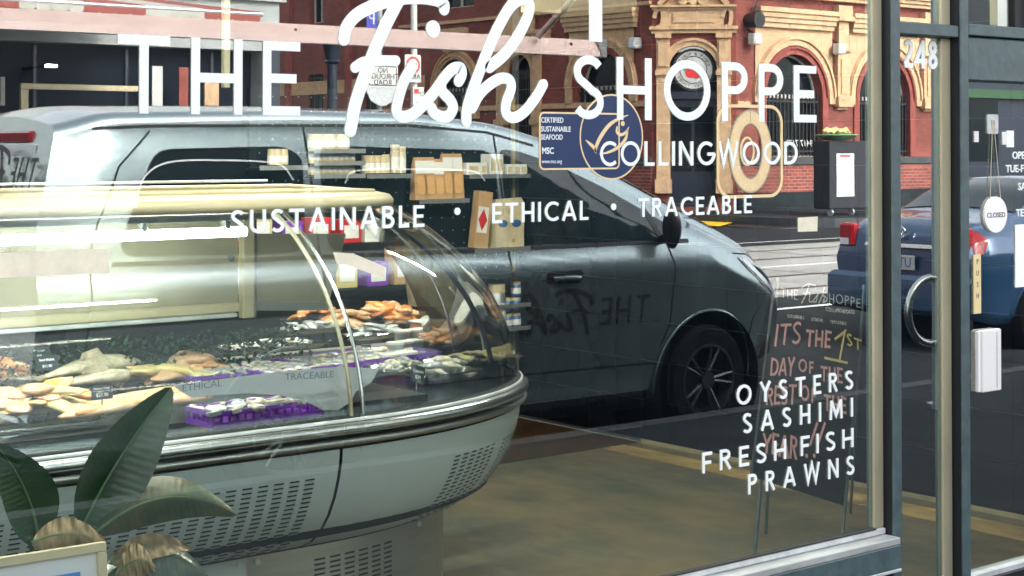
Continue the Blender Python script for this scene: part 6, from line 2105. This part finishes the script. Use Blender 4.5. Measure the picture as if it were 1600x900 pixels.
# purple crates of oysters
def crate(lab, px, py, a, b, rot, seed, n):
    z = DZ - .012
    c = onZ(px, py, z + .04)
    t = thing('oyster_crate', lab, 'crate', (c.x, c.y, z))
    Rz = Matrix.Translation((c.x, c.y, z)) @ Matrix.Rotation(rot, 4, 'Z')
    MB().box((-a, -b, 0), (a, b, .006), rot=Rz).build('base', 'purple_plastic', t)
    for (x0, y0, x1, y1) in ((-a, -b, a, -b + .006), (-a, b - .006, a, b), (-a, -b + .006, -a + .006, b - .006), (a - .006, -b + .006, a, b - .006)):
        w = MB(); w.box((x0, y0, .006), (x1, y1, .016), rot=Rz); w.box((x0, y0, .034), (x1, y1, .046), rot=Rz)
        n_ = int(max(x1 - x0, y1 - y0) / .025)
        for k in range(n_ + 1):
            if x1 - x0 > y1 - y0:
                xx = x0 + (x1 - x0 - .006) * k / n_; w.box((xx, y0 + .0005, .016), (xx + .006, y1 - .0005, .034), rot=Rz)
            else:
                yy = y0 + (y1 - y0 - .006) * k / n_; w.box((x0 + .0005, yy, .016), (x1 - .0005, yy + .006, .034), rot=Rz)
        w.build('side', 'purple_plastic', t)
    random.seed(seed)
    for i in range(n):
        x = -a * .88 + 2 * a * .88 * ((i % (n // 3)) + .5 * ((i // (n // 3)) % 2)) / (n // 3); y = -b * .72 + 2 * b * .72 * (i // (n // 3)) / 2
        p = Rz @ Vector((x, y, .035)); s = random.uniform(.9, 1.15) * .028; an = random.random() * 6
        o = MB().lathe([(0, .004), (s * .55, .006), (s * .85, .012), (s, .010), (s * .9, 0), (0, -.006)], (0, 0, 0), 10)
        Ms = Matrix.Translation(p) @ Matrix.Rotation(an, 4, 'Z') @ Matrix.Rotation(random.uniform(-.3, .3), 4, 'X') @ Matrix.Diagonal((1.25, .8, 1, 1))
        MB().join(o, Ms).build('oyster', 'oyster_shell' if i % 3 else 'oyster_grey', t, smooth=True)
        if i % 2 == 0:
            o2 = MB().lathe([(0, .011), (s * .4, .010), (s * .6, .007), (0, .004)], (0, 0, 0), 8)
            MB().join(o2, Ms).build('oyster_flesh', 'tub_lid', t, smooth=True)
    return t


crate('left purple plastic crate of pale oysters half hidden by the leaf', 372, 577, .22, .10, .06, 31, 21)
crate('purple plastic crate full of open oysters crossing the glass joint', 565, 557, .26, .12, .10, 32, 30)
crate('front purple crate seen low through the curved glass left of the joint', 400, 632, .18, .07, .05, 33, 15)
crate('long purple crate of oysters behind the white reflection shape left of the joint', 470, 572, .20, .09, .09, 35, 24)
t, c = tray('steel_tray', 'steel tray of pale flat fillets right of the whole fish', 250, 600, .13, .08, z=DZ - .01)
fillet(t, c, .12, .07, 8, .07, 'fish_pink', 'flat_fillet', 36, DZ, .03, .35, 'jar_yellow')
t, c = tray('steel_tray', 'steel tray of cockles between the purple crates and the tubs', 628, 572, .10, .07, z=DZ)
fillet(t, c, .09, .06, 22, .022, 'oyster_shell', 'cockle', 37, DZ, .03, .7, 'oyster_grey')
t, c = tray('black_tray', 'black tray of golden crumbed fillets at the middle back', 545, 508, .13, .07, 'black_plastic', z=DZ + .01)
fillet(t, c, .12, .065, 18, .042, 'fish_orange', 'crumbed_fillet', 38, DZ + .02, .05, .5, 'fish_pink')
# small tubs
random.seed(9)
for i in range(9):
    px = 608 + (i % 3) * 15 + (i // 3) * 10; py = 556 - (i // 3) * 13 - (i % 3) * 2
    c = onZ(px, py, DZ + .035)
    o = thing('round_tub', ORD[i % 3] + ' white lidded round tub in the ' + ('front', 'middle', 'back')[i // 3] + ' row of the stepped group', 'tub', (c.x, c.y, DZ), 'small round white lidded tubs')
    zz = DZ + (.012 * (i // 3))
    MB().lathe([(0, zz), (.026, zz), (.030, zz + .034), (.0, zz + .034)], (c.x, c.y, 0), 16).build('cup', 'tub_clear', o, smooth=True)
    MB().lathe([(0, zz + .0345), (.033, zz + .0345), (.033, zz + .042), (.027, zz + .043), (0, zz + .041)], (c.x, c.y, 0), 18).build('lid', 'tub_lid', o, smooth=True)
for i, px in enumerate((665, 692)):
    c = onZ(px, 506, DZ + .04)
    o = thing('square_tub', ('left', 'right')[i] + ' of the two square tubs of orange dip near the calamari tag', 'tub', (c.x, c.y, DZ))
    MB().box((c.x - .05, c.y - .04, DZ), (c.x + .05, c.y + .04, DZ + .045), ch=.006).build('tub', 'fish_orange', o)
    MB().box((c.x - .055, c.y - .045, DZ + .046), (c.x + .055, c.y + .045, DZ + .055), ch=.003).build('lid', 'tub_lid', o)
# green kale garnish along the back
random.seed(3)
kl = MB()
for i in range(3000):
    x = random.uniform(.9, 2.95); y = random.uniform(CYB - .14, CYB - .064); z = DZ + random.uniform(0, .14)
    s = random.uniform(.006, .014); a = random.random() * 6; t_ = random.uniform(-1, 1)
    d1 = Vector((math.cos(a), math.sin(a), t_)) * s; d2 = Vector((-math.sin(a), math.cos(a), random.uniform(-1, 1))) * s
    p = Vector((x, y, z))
    kl.quad(p, p + d1, p + d1 + d2, p + d2)
kl.build('kale_garnish', 'kale', label='dark green kale garnish along the back of the counter', cat='garnish', kind='stuff')
# white lettered cut-out modelled in place of a reflection in the curved glass
ps_ = thing('slogan_reflection', 'white cut-out lettered ETHICAL TRACEABLE standing for a reflection in the counter glass', 'sheet', (2.3, .85, .86))
YS = CYF + .085
SH = [(270, 602), (350, 592), (420, 583), (480, 577), (530, 573), (592, 576), (580, 598), (556, 612), (548, 628), (528, 641), (505, 641), (480, 628), (440, 618), (390, 614), (330, 618), (300, 622), (284, 612)]
MB().prism([(q.x, q.z) for q in [onY(*p, YS) for p in SH]], 0, .002, lambda u, v, h: (u, YS + h, v)).build('sheet', 'mount_white', ps_)
for s, px, py in (('ETHICAL', 284, 612), ('TRACEABLE', 445, 594)):
    q = onY(px, py, YS); q2 = onY(px + 100, py - (14 if px < 400 else 6), YS)
    k_ = (q2.z - q.z) / (q2.x - q.x)
    text('word', s, 'pole_grey', ps_, lambda u, v, h: (q.x + u, YS - .0005 - h, q.z + v + u * k_), .026, 'LEFT', .0006, sx=1.15)

# ================================================================ IN THE WINDOW: plant and framed print
fr = thing('framed_print', 'pale wooden picture frame with white mount and blue print in the window corner', 'picture frame', (1.35, .3, .5))
Rf = Matrix.Translation(onY(166, 846, .12)) @ Matrix.Rotation(math.radians(-2), 4, 'Z') @ Matrix.Rotation(math.radians(-9), 4, 'X')
fl = lambda x0, z0, x1, z1, y0, y1: MB().box((x0, y0, z0), (x1, y1, z1), rot=Rf, ch=.0015)
FW, FH, BT = .42, .34, .019
fl(-FW, -BT, 0, 0, 0, .02).build('top_rail', 'frame_wood', fr)
fl(-BT, -FH, 0, -BT - .0003, 0, .02).build('side_rail', 'frame_wood', fr)
fl(-FW, -FH, -FW + BT, -BT - .0003, 0, .02).build('side_rail', 'frame_wood', fr)
fl(-FW + BT, -FH, -BT, -FH + BT, 0, .02).build('bottom_rail', 'frame_wood', fr)
MB().box((-FW + .01, .010, -FH + .01), (-.01, .014, -.01), rot=Rf).build('mount', 'mount_white', fr)
MB().box((-FW + .09, .008, -FH + .06), (-.055, .0095, -.052), rot=Rf).build('print', 'print_blue', fr)
MB().box((-.4, .04, 0), (2.6, .55, .40)).build('window_ledge', 'dark_wall', label='low dark ledge behind the window glass carrying the plant', cat='ledge')


def leaf(root, base, tip, wid, bend, side, m='leaf_green', fold=.25, n=14, name='leaf', curl=0.0, rag=0.0):
    n = 64; wid *= 1.25
    "a broad lily leaf: midrib from base to tip, blade folded about it, with ribbed edge"
    base, tip = Vector(base), Vector(tip)
    d = tip - base
    side = (Vector(side) - d * (Vector(side).dot(d) / d.dot(d))).normalized()
    nrm = d.cross(side).normalized()
    rows = []
    for i in range(n + 1):
        t = i / n
        c = base + d * t + Vector(bend) * (4 * t * (1 - t)) + nrm * curl * t * t
        w = wid * (math.sin(PI * min(1, t ** .8)) ** .75) * (1 if t < .98 else .2)
        r = []
        for k in range(-9, 10):
            s = k / 9
            rip = .0007 * math.sin(i * 2.1 - abs(s) * 7.5) * min(1, abs(s) * 4) + rag * (math.sin(i * .5 + k * .3) + .6 * math.sin(i * 1.1)) * abs(s)
            r.append(c + side * w * s + nrm * (w * fold * abs(s) ** 1.3 + rip))
        rows.append(r)
    g = MB().grid(rows)
    lf = g.build(name, m, root, smooth='all')
    mid = [base + d * (i / n) + Vector(bend) * (4 * (i / n) * (1 - i / n)) + nrm * (curl * (i / n) ** 2 - .0015) for i in range(n + 1)]
    MB().tube(mid, [.0035 * (1 - .8 * i / n) for i in range(n + 1)], 6).build('midrib', mat('leaf_rib', (.08, .17, .06), .4), lf)
    return lf


pl = thing('peace_lily', 'potted lily with broad dark green leaves, some withered, in the window', 'plant', (1.45, .3, .42))
PY = .26
P = lambda px, py, y=PY: onY(px, py, y)
MB().lathe([(0, .40), (.085, .40), (.105, .52), (.11, .53), (.10, .53), (.0, .51)], (P(120, 850).x, PY + .08, 0), 20).build('pot', 'black_plastic', pl, smooth=True)
leaf(pl, P(125, 832), P(270, 602), .062, (-.018, 0, .0), P(250, 700) - P(170, 650), fold=-.35)
leaf(pl, P(150, 832, .24), P(372, 806, .20), .040, (.0, 0, .058), (0, .35, 1), fold=-.5, name='leaf', m='leaf_mixed')
leaf(pl, P(60, 850), P(-10, 690), .046, (.02, 0, .0), P(60, 770) - P(0, 800), fold=-.3)
leaf(pl, P(50, 848, .20), P(168, 850, .16), .028, (.0, 0, .02), (0, .4, 1), m='leaf_withered', fold=-.3, name='withered_leaf', rag=.004)
leaf(pl, P(160, 905, .22), P(330, 905, .16), .050, (.0, 0, .055), (0, .6, .6), fold=-.45)
leaf(pl, P(170, 880, .21), P(300, 858, .18), .022, (.0, 0, .02), (0, .4, 1), m='leaf_withered', fold=.3, name='withered_leaf', rag=.003)
leaf(pl, P(180, 905, .17), P(245, 890, .12), .030, (.0, 0, .03), (0, .5, .9), m='leaf_withered', fold=-.3, name='withered_leaf', rag=.003)
for q in (P(128, 832), P(150, 832, .24), P(60, 850), P(45, 840, .22), P(160, 905, .22)):
    MB().tube([q, Vector((P(120, 850).x, PY + .08, .52))], .006, 6).build('stem', 'leaf_green', pl)
